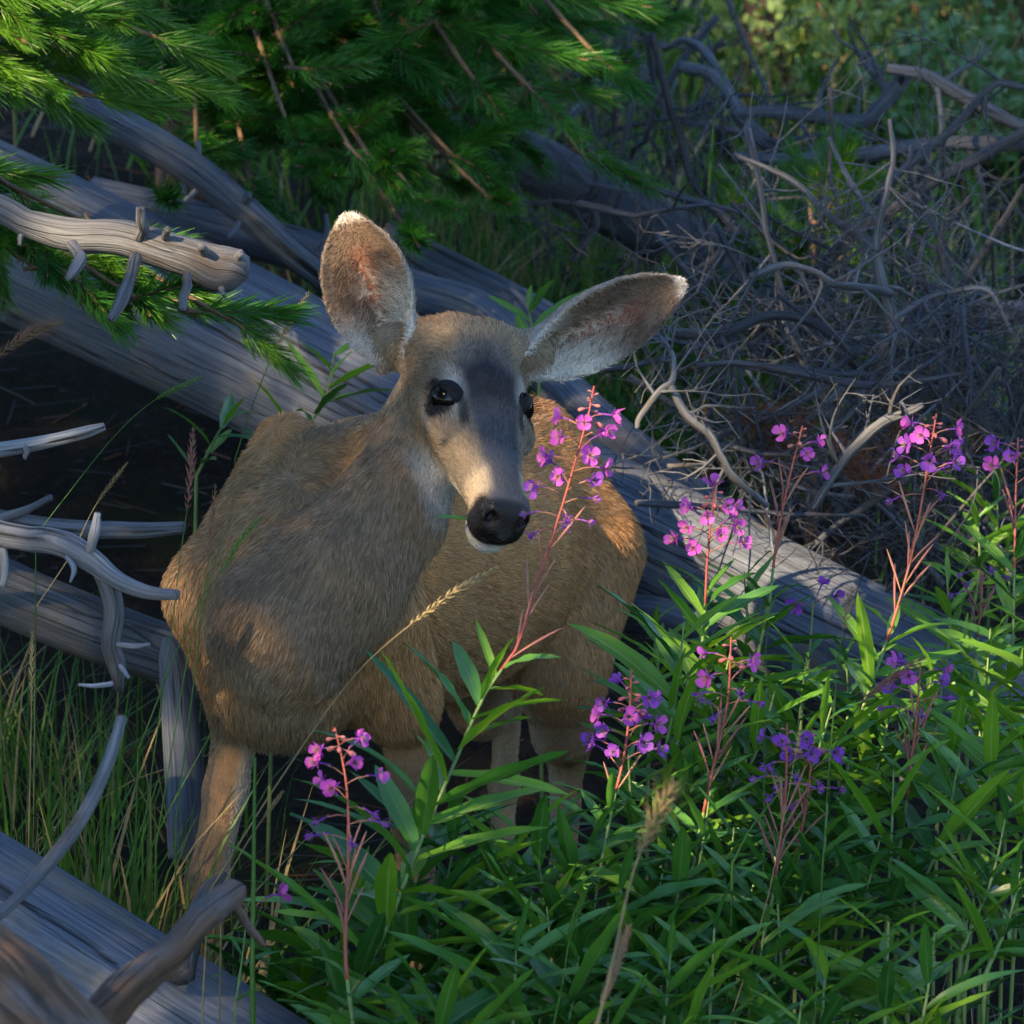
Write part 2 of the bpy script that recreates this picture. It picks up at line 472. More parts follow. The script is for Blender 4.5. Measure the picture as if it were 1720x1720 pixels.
# log in front, lower left corner
log('fallen_log', [(-520, 1330, 6.75, 232), (-122, 1590, 6.62, 232), (418, 1925, 6.42, 228), (800, 2170, 6.3, 222)],
    M_LOG, 'thick grey log with long dark cracks in front of the deer foreleg', n=220, seg=230, seed=12, cracks=14, deep=0.045, thin=0.024)
log('fallen_log', [(-760, 230, 7.95, 34), (-500, 140, 8.1, 34), (-260, 110, 8.2, 34), (0, 132, 8.25, 33), (130, 178, 8.3, 32), (290, 262, 8.35, 30), (400, 345, 8.4, 27), (480, 415, 8.43, 26), (560, 480, 8.5, 24), (640, 560, 8.6, 22)],
    M_LOG, 'curved grey pole with short stubs arching down towards the deer ear', n=120, seg=28, seed=21, cracks=4, deep=0.05,
    stubs=[(0.70, (-0.3, 1, 0.3), 0.022, 0.005), (0.72, (-0.6, -0.6, 0.5), 0.028, 0.006), (0.77, (0.4, 0.5, 1), 0.025, 0.009), (0.78, (0, -1, 0.4), 0.035, 0.005), (0.86, (0.8, 0.6, 0.2), 0.03, 0.006), (0.91, (-0.5, -0.9, 0.3), 0.05, 0.006), (0.93, (0.3, -1, 0.5), 0.03, 0.006)])
log('fallen_log', [(150, 330, 8.75, 34), (330, 372, 8.75, 36), (540, 432, 8.72, 38), (690, 492, 8.7, 40), (800, 528, 8.66, 40), (880, 590, 8.6, 38), (1000, 706, 8.5, 36), (1140, 815, 8.4, 32), (1260, 900, 8.3, 28)],
    M_LOG, 'bent blue grey log passing behind the deer head', n=140, seg=36, seed=33, cracks=5, deep=0.06,
    stubs=[(0.12, (0.2, 1, 0.2), 0.03, 0.008), (0.30, (0.2, 1, 0.3), 0.04, 0.007), (0.55, (0.3, 1, 0.2), 0.03, 0.006)])
log('fallen_log', [(640, 392, 9.0, 28), (700, 425, 9.0, 30), (800, 478, 8.95, 32), (890, 525, 8.9, 32), (1010, 590, 8.85, 30)],
    M_LOG, 'short straight grey pole behind the bent log between the deer ears', n=70, seg=28, seed=41, cracks=3, deep=0.05)
log('fallen_log', [(740, 190, 10.1, 44), (900, 275, 10.05, 48), (1080, 375, 10.0, 50), (1240, 460, 9.9, 50), (1420, 580, 9.8, 48)],
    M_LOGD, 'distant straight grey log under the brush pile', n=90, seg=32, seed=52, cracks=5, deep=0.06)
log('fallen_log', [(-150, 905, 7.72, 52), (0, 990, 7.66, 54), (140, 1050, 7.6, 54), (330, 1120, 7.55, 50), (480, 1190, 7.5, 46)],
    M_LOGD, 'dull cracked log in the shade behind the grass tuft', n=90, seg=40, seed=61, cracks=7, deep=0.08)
log('dead_stump', [(318, 1440, 7.36, 36), (310, 1300, 7.36, 34), (300, 1180, 7.38, 30), (290, 1105, 7.40, 24), (280, 1072, 7.41, 8)],
    M_LOG, 'pale upright broken stump behind the deer foreleg', 'stump', n=50, seg=28, seed=71, cracks=4, deep=0.08)
log('fallen_log', [(1400, 520, 9.3, 16), (1560, 528, 9.3, 17), (1720, 522, 9.25, 18), (1900, 515, 9.2, 18)],
    M_LOG, 'thin pale pole lying level behind the bare twigs', n=60, seg=20, seed=81, cracks=2)
log('fallen_log', [(1520, 1305, 7.3, 16), (1600, 1318, 7.25, 18), (1720, 1335, 7.2, 18), (1860, 1350, 7.15, 18)],
    M_LOGD, 'thin dark log among the fireweed below the silver log', n=60, seg=22, seed=83, cracks=3)
log('fallen_log', [(560, 1690, 6.55, 16), (700, 1672, 6.6, 16), (830, 1664, 6.66, 15), (960, 1660, 6.7, 13)],
    M_LOGD, 'slim grey log lying under the fireweed leaves', n=60, seg=22, seed=84, cracks=3)
log('fallen_log', [(1350, 1560, 6.9, 22), (1385, 1640, 6.88, 26), (1380, 1760, 6.85, 26)],
    M_LOG, 'short leaning grey snag end among the fireweed', n=40, seg=24, seed=85, cracks=3)
log('fallen_log', [(980, 1010, 7.95, 30), (1060, 1030, 7.9, 34), (1120, 1035, 7.85, 30), (1190, 1060, 7.8, 24)],
    M_LOG, 'short grey log end beside the deer haunch', n=40, seg=24, seed=86, cracks=3)
# nearest, out of focus
log('fallen_log', [(-260, 1560, 5.25, 150), (-60, 1690, 5.2, 150), (110, 1850, 5.15, 140), (300, 2050, 5.1, 130)],
    M_BARK, 'blurred brown bark covered log in the near corner', n=70, seg=40, seed=91, cracks=9, deep=0.12, lump=0.14)

# ------------------------------------------------------------------ dead limbs traced from the picture
def ragged(P, R, seed):
    """small kinks and knots along a limb, and a broken, not rounded, end"""
    r = np.random.default_rng(seed + 5); n = len(P)
    m = max(4, n // 5); up_ = lambda q: np.interp(np.linspace(0, m - 1, n), np.arange(m), q)
    T, N, B = frames(P); a = up_(r.normal(0, 1, m)); b = up_(r.normal(0, 1, m))
    w = np.sin(np.linspace(0, math.pi, n)) * 0.16
    P = P + N * (a * w * R)[:, None] + B * (b * w * R)[:, None]
    m = max(4, n // 7); R = R * (1 + 0.07 * np.interp(np.linspace(0, m - 1, n), np.arange(m), r.normal(0, 1, m)))
    return P, R
def limb(rows, mat, label, twigs=(), name='dead_branch', cat='branch', group=None, n=48, seg=12, seed=0, rough=0.16):
    P, R = px_path(rows, n); base = P[0].copy()
    cr_ = log_disp(seed + 300, 4, 0.09, 0.03, thin=0.06)
    def dsp(th, s):
        r_, k_ = cr_(th, s * 2.2)
        lum = fbm(np.stack([np.cos(th) * 0.8 + seed, np.sin(th) * 0.8, s * 14], -1), 1.4, seed) - 0.5
        rid = vnoise(np.stack([np.cos(th) * 4.5 + seed, np.sin(th) * 4.5, s * 9], -1), 1.3, seed + 7) - 0.5
        fin = vnoise(np.stack([np.cos(th) * 9, np.sin(th) * 9 + seed, s * 40], -1), 1.3, seed + 8) - 0.5
        return r_ + rough * (1.0 * lum + 0.45 * rid) + 0.05 * fin, k_ * (np.ptp(th) > 0)
    mb = MB(); P, R = ragged(P, R, seed); tube(mb, P - base, R, max(seg, 22), disp=dsp)
    o = link(name, mb.mesh(name, mat)); o.location = Vector(base)
    tag(o, label, cat, group)
    for tw in twigs:
        m2 = tw[0] if not isinstance(tw[0], (tuple, list)) else mat
        rr = tw[1:] if m2 is not mat or not isinstance(tw[0], (tuple, list)) else tw
        Q, S = px_path(rr, 18); Q, S = ragged(Q, S, seed + len(rr))
        mb = MB(); tube(mb, Q - base, S, 11, disp=dsp)
        link('twig', mb.mesh('twig', m2), o)
    return o

limb([(-590, 215, 7.70, 22), (-330, 268, 7.25, 23), (-120, 320, 7.02, 24), (0, 352, 7.0, 26), (60, 378, 6.99, 28), (130, 398, 6.98, 30), (215, 402, 6.97, 31), (290, 425, 6.96, 33), (330, 438, 6.95, 36), (362, 452, 6.95, 42), (392, 455, 6.95, 38), (410, 462, 6.95, 26), (415, 466, 6.95, 8)],
     M_TWIG, 'gnarled dead limb with knobbed end and short stubs over the pine bough', n=130, seg=28, seed=5, rough=0.22,
     twigs=[[(236, 400, 6.95, 10), (238, 375, 6.93, 9), (236, 348, 6.92, 8)], [(122, 412, 6.92, 9), (133, 432, 6.88, 10), (122, 455, 6.86, 9), (113, 470, 6.86, 6)],
            [(228, 432, 6.92, 10), (215, 470, 6.88, 10), (200, 510, 6.85, 10), (185, 538, 6.84, 8)], [(315, 462, 6.92, 8), (310, 490, 6.9, 8), (306, 522, 6.89, 7)],
            [(278, 398, 6.94, 7), (282, 385, 6.92, 5)], [(345, 425, 6.93, 9), (338, 414, 6.9, 6)], [(398, 440, 6.94, 9), (404, 425, 6.92, 7)], [(35, 395, 6.96, 5), (33, 412, 6.95, 3)], [(372, 484, 6.93, 6), (376, 496, 6.92, 3)]])
limb([(-620, 960, 7.6, 14), (-400, 850, 7.4, 14), (-160, 775, 7.25, 13), (0, 756, 7.2, 13), (80, 742, 7.18, 12), (150, 724, 7.16, 11), (176, 716, 7.16, 7)], M_LOGW, 'straight bleached stick jutting in beside the dark hollow', n=40,
     twigs=[[(45, 752, 7.18, 6), (42, 770, 7.16, 3)]], seed=6)
limb([(-640, 1060, 6.9, 26), (-380, 940, 6.8, 26), (-120, 880, 6.72, 26), (0, 898, 6.70, 24), (80, 908, 6.68, 24), (150, 940, 6.66, 22), (200, 975, 6.64, 16), (250, 995, 6.62, 12), (298, 999, 6.6, 8)],
     M_LOGW, 'bleached forked branch reaching towards the deer breast', n=84, seg=16, seed=8,
     twigs=[[M_TWIG, (165, 945, 6.66, 16), (182, 985, 6.66, 17), (190, 1030, 6.67, 17), (187, 1080, 6.68, 17), (196, 1120, 6.69, 16), (200, 1160, 6.70, 6)],
            [(150, 925, 6.65, 8), (160, 895, 6.63, 9), (164, 862, 6.62, 6)], [(112, 935, 6.66, 5), (125, 955, 6.64, 5), (118, 978, 6.63, 2)],
            [(198, 1082, 6.67, 5), (225, 1085, 6.65, 5), (252, 1082, 6.64, 3)], [(188, 1148, 6.68, 5), (160, 1152, 6.66, 4), (132, 1150, 6.65, 2)], [(202, 1118, 6.68, 5), (216, 1138, 6.66, 3)], [(5, 915, 6.7, 8), (8, 960, 6.7, 7), (3, 985, 6.7, 5)]])
limb([(-600, 960, 7.7, 15), (-360, 880, 7.6, 15), (-120, 850, 7.5, 14), (0, 872, 7.48, 15), (120, 888, 7.46, 15), (220, 892, 7.44, 14), (310, 886, 7.42, 10)], M_LOG, 'grey branch lying level behind the bleached fork', n=50, seed=9,
     twigs=[[(0, 872, 7.46, 9), (50, 855, 7.42, 8), (86, 835, 7.40, 5)]])
limb([(-420, 2150, 5.6, 11), (-220, 1800, 5.66, 10), (-80, 1600, 5.7, 9), (0, 1535, 5.72, 10), (80, 1450, 5.75, 13), (140, 1370, 5.78, 13), (180, 1285, 5.8, 12), (205, 1205, 5.82, 10)], M_TWIG, 'blurred leaning stick rising in front of the grass tuft', n=44, seed=10)
limb([(110, 1760, 5.35, 40), (210, 1665, 5.42, 34), (280, 1600, 5.48, 27), (340, 1540, 5.54, 26), (385, 1505, 5.58, 26), (398, 1498, 5.6, 18)], M_BARK, 'blurred broken branch stub rising from the bark covered log', n=40, seg=16, seed=13, rough=0.5,
     twigs=[[(385, 1510, 5.58, 9), (410, 1548, 5.62, 8), (442, 1588, 5.66, 5)]])
limb([(300, 1640, 6.35, 22), (318, 1560, 6.42, 20), (335, 1520, 6.44, 17), (352, 1490, 6.46, 13), (378, 1468, 6.48, 6)], M_DARKB, 'dark splintered snag on top of the cracked log', n=24, seed=14, rough=0.6)
# cone-bearing dark branch, lower right
cb = limb([(1900, 1515, 6.75, 12), (1720, 1503, 6.8, 11), (1640, 1497, 6.82, 10), (1570, 1490, 6.84, 9), (1500, 1500, 6.86, 6)], M_DARKB, 'dark dead branch carrying two grey cones among the leaves', n=40, seed=15,
     twigs=[[(1600, 1495, 6.83, 9), (1604, 1560, 6.82, 8), (1612, 1620, 6.82, 7), (1640, 1680, 6.82, 5)], [(1610, 1470, 6.83, 5), (1590, 1430, 6.82, 4), (1560, 1380, 6.82, 3)], [(1690, 1505, 6.8, 5), (1670, 1560, 6.79, 4), (1650, 1590, 6.79, 3)]])
def cone(px, py, d, ln, rot, parent):
    mb = MB(); c0 = at(px, py, d); ax = nrm(cw_(rot)); u = nrm(np.cross(ax, [0.2, 0.9, 0.3])); v = np.cross(ax, u)
    for k in range(70):
        t = (k + 0.5) / 70; a = k * 2.39996
        r = ln * 0.36 * math.sin(math.pi * (0.15 + 0.8 * t)) ** 0.8
        o = u * math.cos(a) + v * math.sin(a); s = np.cross(ax, o)
        p = c0 + ax * ln * (t - 0.5); w = ln * 0.13
        tip = p + o * r * 1.15 + ax * ln * 0.10
        q = np.array([p + o * r * 0.3 - s * w * 0.6, p + o * r * 0.3 + s * w * 0.6, tip + s * w * 0.6, tip - s * w * 0.6, tip + o * 0.002 - ax * ln * 0.05]) - np.array(parent.location)
        mb.add(q, [(0, 1, 2, 3), (3, 2, 4), (0, 3, 4), (1, 4, 2)])
    o = link('pine_cone', mb.mesh('pine_cone', M_BRUSH, smooth=False), parent)
cone(1598, 1492, 6.80, 0.050, (0.5, -0.4, 0.6), cb); cone(1612, 1520, 6.80, 0.046, (-0.3, -0.8, 0.3), cb)
# ------------------------------------------------------------------ the deer
def smin(a, b, k):
    h = np.clip(0.5 + 0.5 * (b - a) / k, 0, 1)
    return b * (1 - h) + a * h - k * h * (1 - h)
def smax(a, b, k):
    return -smin(-a, -b, k)

DO = np.array([-0.257, 0.12, 0.0])
DF = nrm(np.array([-0.385, -0.923, 0.0])); DL = np.array([0.923, -0.385, 0.0]); DU = np.array([0, 0, 1.0])
def D(f, l, u):
    return DO + f * DF + l * DL + (u + 0.12 * f) * DU

PR = []      # primitives: (function, centre, bounding radius, blend k, op)
BONES = []   # a, b, r, hair direction
def rc(a, b, ra, rb, k=0.03, hair=None, op='u'):
    a = np.asarray(a, float); b = np.asarray(b, float)
    ab = b - a; L2 = ab @ ab + 1e-12
    def fn(p):
        h = np.clip(((p - a) @ ab) / L2, 0, 1)
        return np.linalg.norm(p - a - h[:, None] * ab, axis=1) - (ra + (rb - ra) * h)
    PR.append((fn, (a + b) / 2, np.sqrt(L2) / 2 + max(ra, rb), k, op))
    if hair is not False:
        BONES.append((a, b, max(ra, rb), nrm(ab) if hair is None else nrm(hair)))
def ell(c, r, ax=None, k=0.03, op='u', hair=None):
    c = np.asarray(c, float); r = np.asarray(r, float)
    ax = np.stack([DF, DL, DU]) if ax is None else ax
    def fn(p):
        q = (p - c) @ ax.T
        k0 = np.linalg.norm(q / r, axis=1); k1 = np.linalg.norm(q / r ** 2, axis=1) + 1e-9
        return k0 * (k0 - 1) / k1
    PR.append((fn, c, r.max(), k, op))
    if hair is not None:
        BONES.append((c, c + 1e-4, float(np.mean(r)), nrm(hair)))

BK = -DF   # hair runs backwards along the body
# trunk
ell(D(-0.15, 0, 0.805), (0.32, 0.150, 0.195), hair=BK - 0.25 * DU)
ell(D(-0.42, 0, 0.790), (0.32, 0.165, 0.172), hair=BK - 0.25 * DU)
ell(D(-0.64, 0, 0.850), (0.24, 0.122, 0.150), hair=BK - 0.35 * DU)
ell(D(0.05, 0, 0.800), (0.15, 0.118, 0.160), hair=-DU + 0.2 * BK)
ell(D(0.105, 0, 0.705), (0.105, 0.092, 0.112), hair=-DU + 0.2 * BK, k=0.05)
rc(D(-0.02, 0, 0.965), D(-0.72, 0, 0.955), 0.045, 0.050, k=0.06, hair=BK)
for s in (-1, 1):
    rc(D(-0.05, s * 0.066, 0.985), D(0.075, s * 0.112, 0.790), 0.042, 0.060, k=0.022, hair=-DU + 0.5 * BK)   # scapula
    rc(D(0.075, s * 0.105, 0.790), D(-0.01, s * 0.110, 0.660), 0.068, 0.058, k=0.03, hair=-DU + 0.3 * BK)     # upper arm
    ell(D(-0.68, s * 0.078, 0.770), (0.120, 0.060, 0.185), hair=-DU + 0.4 * BK)                              # haunch
def leg(pts, rad, k=0.02):
    for i in range(len(pts) - 1):
        rc(pts[i], pts[i + 1], rad[i], rad[i + 1], k=k)
def foot(f, l):
    p = D(f, l, 0); return np.array([p[0], p[1], gz(p[0], p[1])])
def fore(s, fk, ff, l, le):
    h = foot(ff, s * l); e = D(0.0 if s < 0 else -0.03, s * le, 0.640)
    kn = D(fk, s * l, 0.0); kn[2] = h[2] + 0.30
    ft = h + np.array([0, 0, 0.075])
    leg([D(0.02, s * 0.105, 0.72), e, e * 0.5 + kn * 0.5 - 0.004 * DF, kn, kn * 0.3 + ft * 0.7, ft, h + 0.03 * DF + np.array([0, 0, 0.02])],
        [0.054, 0.035, 0.0265, 0.0255, 0.016, 0.020, 0.025])
fore(-1, 0.10, 0.105, 0.118, 0.112)
fore(1, -0.09, -0.13, 0.105, 0.112)
def hind(s, fs, fh, ff):
    h = foot(ff, s * 0.09); ho = D(fh, s * 0.085, 0); ho[2] = h[2] + 0.41
    ft = h + np.array([0, 0, 0.08])
    leg([D(-0.68, s * 0.09, 0.80), D(fs, s * 0.105, 0.640), D(fs * 0.5 + fh * 0.5, s * 0.095, 0.54), ho, ho * 0.4 + ft * 0.6, ft, h + 0.03 * DF + np.array([0, 0, 0.02])],
        [0.100, 0.066, 0.038, 0.026, 0.017, 0.020, 0.025], k=0.03)
hind(1, -0.585, -0.67, -0.63)
hind(-1, -0.70, -0.86, -0.84)
rc(D(-0.87, 0, 0.90), D(-0.93, 0, 0.74), 0.022, 0.014, k=0.02)

# head frame: x lateral (towards the picture's right), y to the nose, z dorsal
def cw(v):
    return v[0] * RGT + v[1] * UPV + v[2] * FWD
HF = nrm(cw(nrm(np.array([0.21, -0.74, -0.64]))))
HL = cw(np.array([0.885, -0.14, 0.440])); HL = nrm(HL - HF * (HL @ HF))
HT = np.cross(HL, HF); HT = HT if HT @ UPV > 0 else -HT
HM = np.stack([HL, HF, HT])
HC = at(801, 686, 6.95)
HS = 1.07
def H(x, y, z):
    return HC + HS * (x * HL + y * HF + z * HT)
def hloc(p):
    return ((p - HC) @ HM.T) / HS
hy = np.array([-0.120, -0.105, -0.08, -0.045, -0.01, 0.03, 0.07, 0.105, 0.135, 0.160, 0.178, 0.190])
ha = np.array([0.012, 0.042, 0.062, 0.071, 0.0700, 0.0580, 0.0430, 0.0350, 0.0330, 0.0320, 0.0275, 0.012])
hzt = np.array([-0.008, 0.016, 0.034, 0.045, 0.046, 0.039, 0.031, 0.025, 0.021, 0.017, 0.008, -0.012])
hzb = np.array([-0.030, -0.052, -0.070, -0.082, -0.086, -0.080, -0.068, -0.058, -0.051, -0.048, -0.044, -0.030])
def head_fn(p):
    q = hloc(p); x, y, z = q[:, 0], q[:, 1], q[:, 2]
    yc = np.clip(y, hy[0], hy[-1])
    a = np.interp(yc, hy, ha); zt = np.interp(yc, hy, hzt); zb = np.interp(yc, hy, hzb)
    zc = (zt + zb) / 2; h = (zt - zb) / 2
    t = (z - zc) / h
    aw = a * (1 - 0.30 * sstep(0.1, -1.0, t)) * (1 + 0.03 * sstep(0.0, 0.6, t))
    e = (np.abs(x / aw) ** 2.4 + np.abs(t) ** 2.4) ** (1 / 2.4)
    d = (e - 1) * np.minimum(aw, h)
    return np.hypot(np.maximum(d, 0), y - yc) * HS + np.minimum(d, 0) * HS
PR.append((head_fn, H(0, 0.03, -0.02), 0.19, 0.02, 'u'))
BONES.append((H(0, 0.18, 0), H(0, -0.10, 0.0), 0.05, -HF + 0.15 * HT))
for s in (-1, 1):
    ell(H(s * 0.054, 0.028, -0.003), np.array((0.014, 0.030, 0.016)) * HS, HM, k=0.016)         # cheek bone
    ell(H(s * 0.044, -0.045, -0.035), np.array((0.020, 0.045, 0.040)) * HS, HM, k=0.02)        # jaw muscle
    ell(H(s * 0.019, 0.163, -0.003), np.array((0.014, 0.019, 0.014)) * HS, HM, k=0.010)        # nostril wing
    ell(H(s * 0.017, 0.162, -0.028), np.array((0.018, 0.022, 0.017)) * HS, HM, k=0.012)        # lip
    ell(H(s * 0.076, 0.005, 0.0155), np.array((0.017, 0.0235, 0.0170)) * HS, HM, k=0.006, op='s')   # eye socket
    ell(H(s * 0.0205, 0.181, -0.003), np.array((0.0065, 0.013, 0.0085)) * HS, HM, k=0.003, op='s')   # nostril
ell(H(0, -0.078, 0.030), np.array((0.046, 0.036, 0.024)) * HS, HM, k=0.02)                   # crown
ell(H(0, 0.153, -0.053), np.array((0.024, 0.030, 0.015)) * HS, HM, k=0.010)                    # chin

# neck: throat runs from the jaw to the breast
NK = [H(0, -0.075, -0.025), at(714, 738, 7.04), at(650, 866, 6.99), at(558, 980, 6.95), at(476, 1060, 6.95)]
NR = [0.056, 0.060, 0.069, 0.082, 0.098]
for i in range(4):
    rc(NK[i], NK[i + 1], NR[i], NR[i + 1], k=(0.030, 0.030, 0.030, 0.032)[i], hair=(NK[i + 1] - NK[i]) + np.array([0.02, 0, -0.04]))

# ears: cupped shells, frame = across, along, opening
EARS = []
def ear(base, tip, face, wid, name):
    ey = tip - base; Ln = np.linalg.norm(ey); ey = ey / Ln
    en = nrm(face - ey * (face @ ey)); ex = np.cross(ey, en)
    M = np.stack([ex, ey, en])
    tt = np.array([-0.12, 0.0, 0.12, 0.30, 0.48, 0.65, 0.80, 0.92, 1.0, 1.05])
    ww = np.array([0.30, 0.42, 0.68, 0.93, 1.0, 0.94, 0.76, 0.50, 0.24, 0.06]) * wid
    cc = np.array([1.5, 1.35, 1.05, 0.66, 0.45, 0.36, 0.30, 0.22, 0.10, 0.05])
    def fn(p):
        q = (p - base) @ M.T; t = np.clip(q[:, 1] / Ln, -0.12, 1.05)
        w = np.interp(t, tt, ww); c = np.interp(t, tt, cc) * w
        u = q[:, 0] / w
        z = q[:, 2] - c * (np.minimum(u * u, 1.6) - 0.45)
        th = 0.0048 + 0.004 * np.clip(1 - t, 0, 1)
        d = np.maximum(np.abs(z) / np.sqrt(1 + (1.6 * c / w * np.minimum(np.abs(u), 1)) ** 2) - th, np.abs(q[:, 0]) - w)
        return np.maximum(d, np.maximum(-0.12 * Ln - q[:, 1], q[:, 1] - 1.03 * Ln))
    PR.append((fn, base + ey * Ln * 0.5, Ln * 0.62 + 0.03, 0.012, 'u'))
    EARS.append((base, M, Ln, tt, ww, cc))
ear(at(655, 590, 7.03), at(585, 366, 7.01), -FWD * 1.0 - RGT * 0.22 - UPV * 0.1, 0.060, 'a')
ear(at(880, 604, 7.05), at(1142, 480, 7.13), -FWD * 1.0 - UPV * 0.42 + RGT * 0.05, 0.054, 'b')
rc(H(-0.030, -0.085, 0.020), at(650, 575, 7.04), 0.034, 0.026, k=0.02, hair=False)
rc(H(0.030, -0.085, 0.020), at(896, 595, 7.06), 0.034, 0.026, k=0.02, hair=False)

def deer_sdf(p, active=None):
    d = np.full(len(p), 1.0)
    for i, (fn, c, R, k, op) in enumerate(PR):
        if active is not None and not active[i]:
            continue
        if op == 'u': d = smin(d, fn(p), k)
    for i, (fn, c, R, k, op) in enumerate(PR):
        if active is not None and not active[i]:
            continue
        if op == 's': d = smax(d, -fn(p), k)
    return d

def surface_nets(sdf, lo, hi, h, bs=24):
    lo = np.asarray(lo); n = np.ceil((np.asarray(hi) - lo) / h / bs).astype(int) * bs + 1
    G = np.full(n, 1.0, np.float32)
    cen = np.array([c for (_, c, _, _, _) in PR]); rad = np.array([R for (_, _, R, _, _) in PR])
    br = bs * h * 0.5 * math.sqrt(3) + h
    nb = (n - 1) // bs
    for bx in range(nb[0]):
        for by in range(nb[1]):
            for bz in range(nb[2]):
                o = np.array([bx, by, bz]) * bs
                c = lo + (o + bs / 2) * h
                act = np.linalg.norm(cen - c, axis=1) - rad < br + 0.05
                if not act.any(): continue
                dc = deer_sdf(c[None], act)[0]
                sl = tuple(slice(o[k], o[k] + bs + 1) for k in range(3))
                if dc > br * 2.0: continue
                if dc < -br * 1.5:
                    G[sl] = -1.0; continue
                ii = np.indices((bs + 1,) * 3).reshape(3, -1).T
                G[sl] = sdf(lo + (o + ii) * h, act).reshape((bs + 1,) * 3)
    S = G < 0
    cnt = np.zeros(n - 1, np.uint8)
    for i in (0, 1):
        for j in (0, 1):
            for k in (0, 1):
                cnt += S[i:n[0] - 1 + i, j:n[1] - 1 + j, k:n[2] - 1 + k]
    mask = (cnt > 0) & (cnt < 8)
    cells = np.argwhere(mask)
    idx = np.full(n - 1, -1, np.int64); idx[tuple(cells.T)] = np.arange(len(cells))
    acc = np.zeros((len(cells), 3)); num = np.zeros(len(cells))
    cor = [(i, j, k) for i in (0, 1) for j in (0, 1) for k in (0, 1)]
    val = {c: G[cells[:, 0] + c[0], cells[:, 1] + c[1], cells[:, 2] + c[2]].astype(float) for c in cor}
    for a in cor:
        for ax in range(3):
            if a[ax]: continue
            b = tuple(1 if q == ax else a[q] for q in range(3))
            va, vb = val[a], val[b]; m = (va < 0) != (vb < 0)
            t = np.where(m, va / np.where(m, va - vb, 1), 0)
            p = np.tile(np.array(a, float), (len(cells), 1)); p[:, ax] += t
            acc[m] += p[m]; num[m] += 1
    V = lo + (cells + acc / num[:, None]) * h
    F = []
    for ax in range(3):
        b, c = (ax + 1) % 3, (ax + 2) % 3
        s0 = [slice(None)] * 3; s1 = [slice(None)] * 3
        s0[ax] = slice(0, n[ax] - 1); s1[ax] = slice(1, n[ax])
        A, B = S[tuple(s0)], S[tuple(s1)]
        e = np.argwhere(A != B)
        e = e[(e[:, b] > 0) & (e[:, c] > 0) & (e[:, b] < n[b] - 1) & (e[:, c] < n[c] - 1)]
        flip = A[tuple(e.T)]
        def cell(db, dc):
            q = e.copy(); q[:, b] += db; q[:, c] += dc; return idx[tuple(q.T)]
        q4 = np.stack([cell(-1, -1), cell(0, -1), cell(0, 0), cell(-1, 0)], 1)
        q4[~flip] = q4[~flip][:, ::-1]
        F.append(q4)
    return V, np.concatenate(F)

def deer_grad(p):
    e = 0.0015; g = np.zeros_like(p)
    for k in range(3):
        q = p.copy(); q[:, k] += e; r = p.copy(); r[:, k] -= e
        g[:, k] = deer_sdf(q) - deer_sdf(r)
    return nrm(g)

DV, DFC = surface_nets(deer_sdf, (-0.62, -0.42, -0.06), (0.48, 1.12, 1.34), 0.0043)

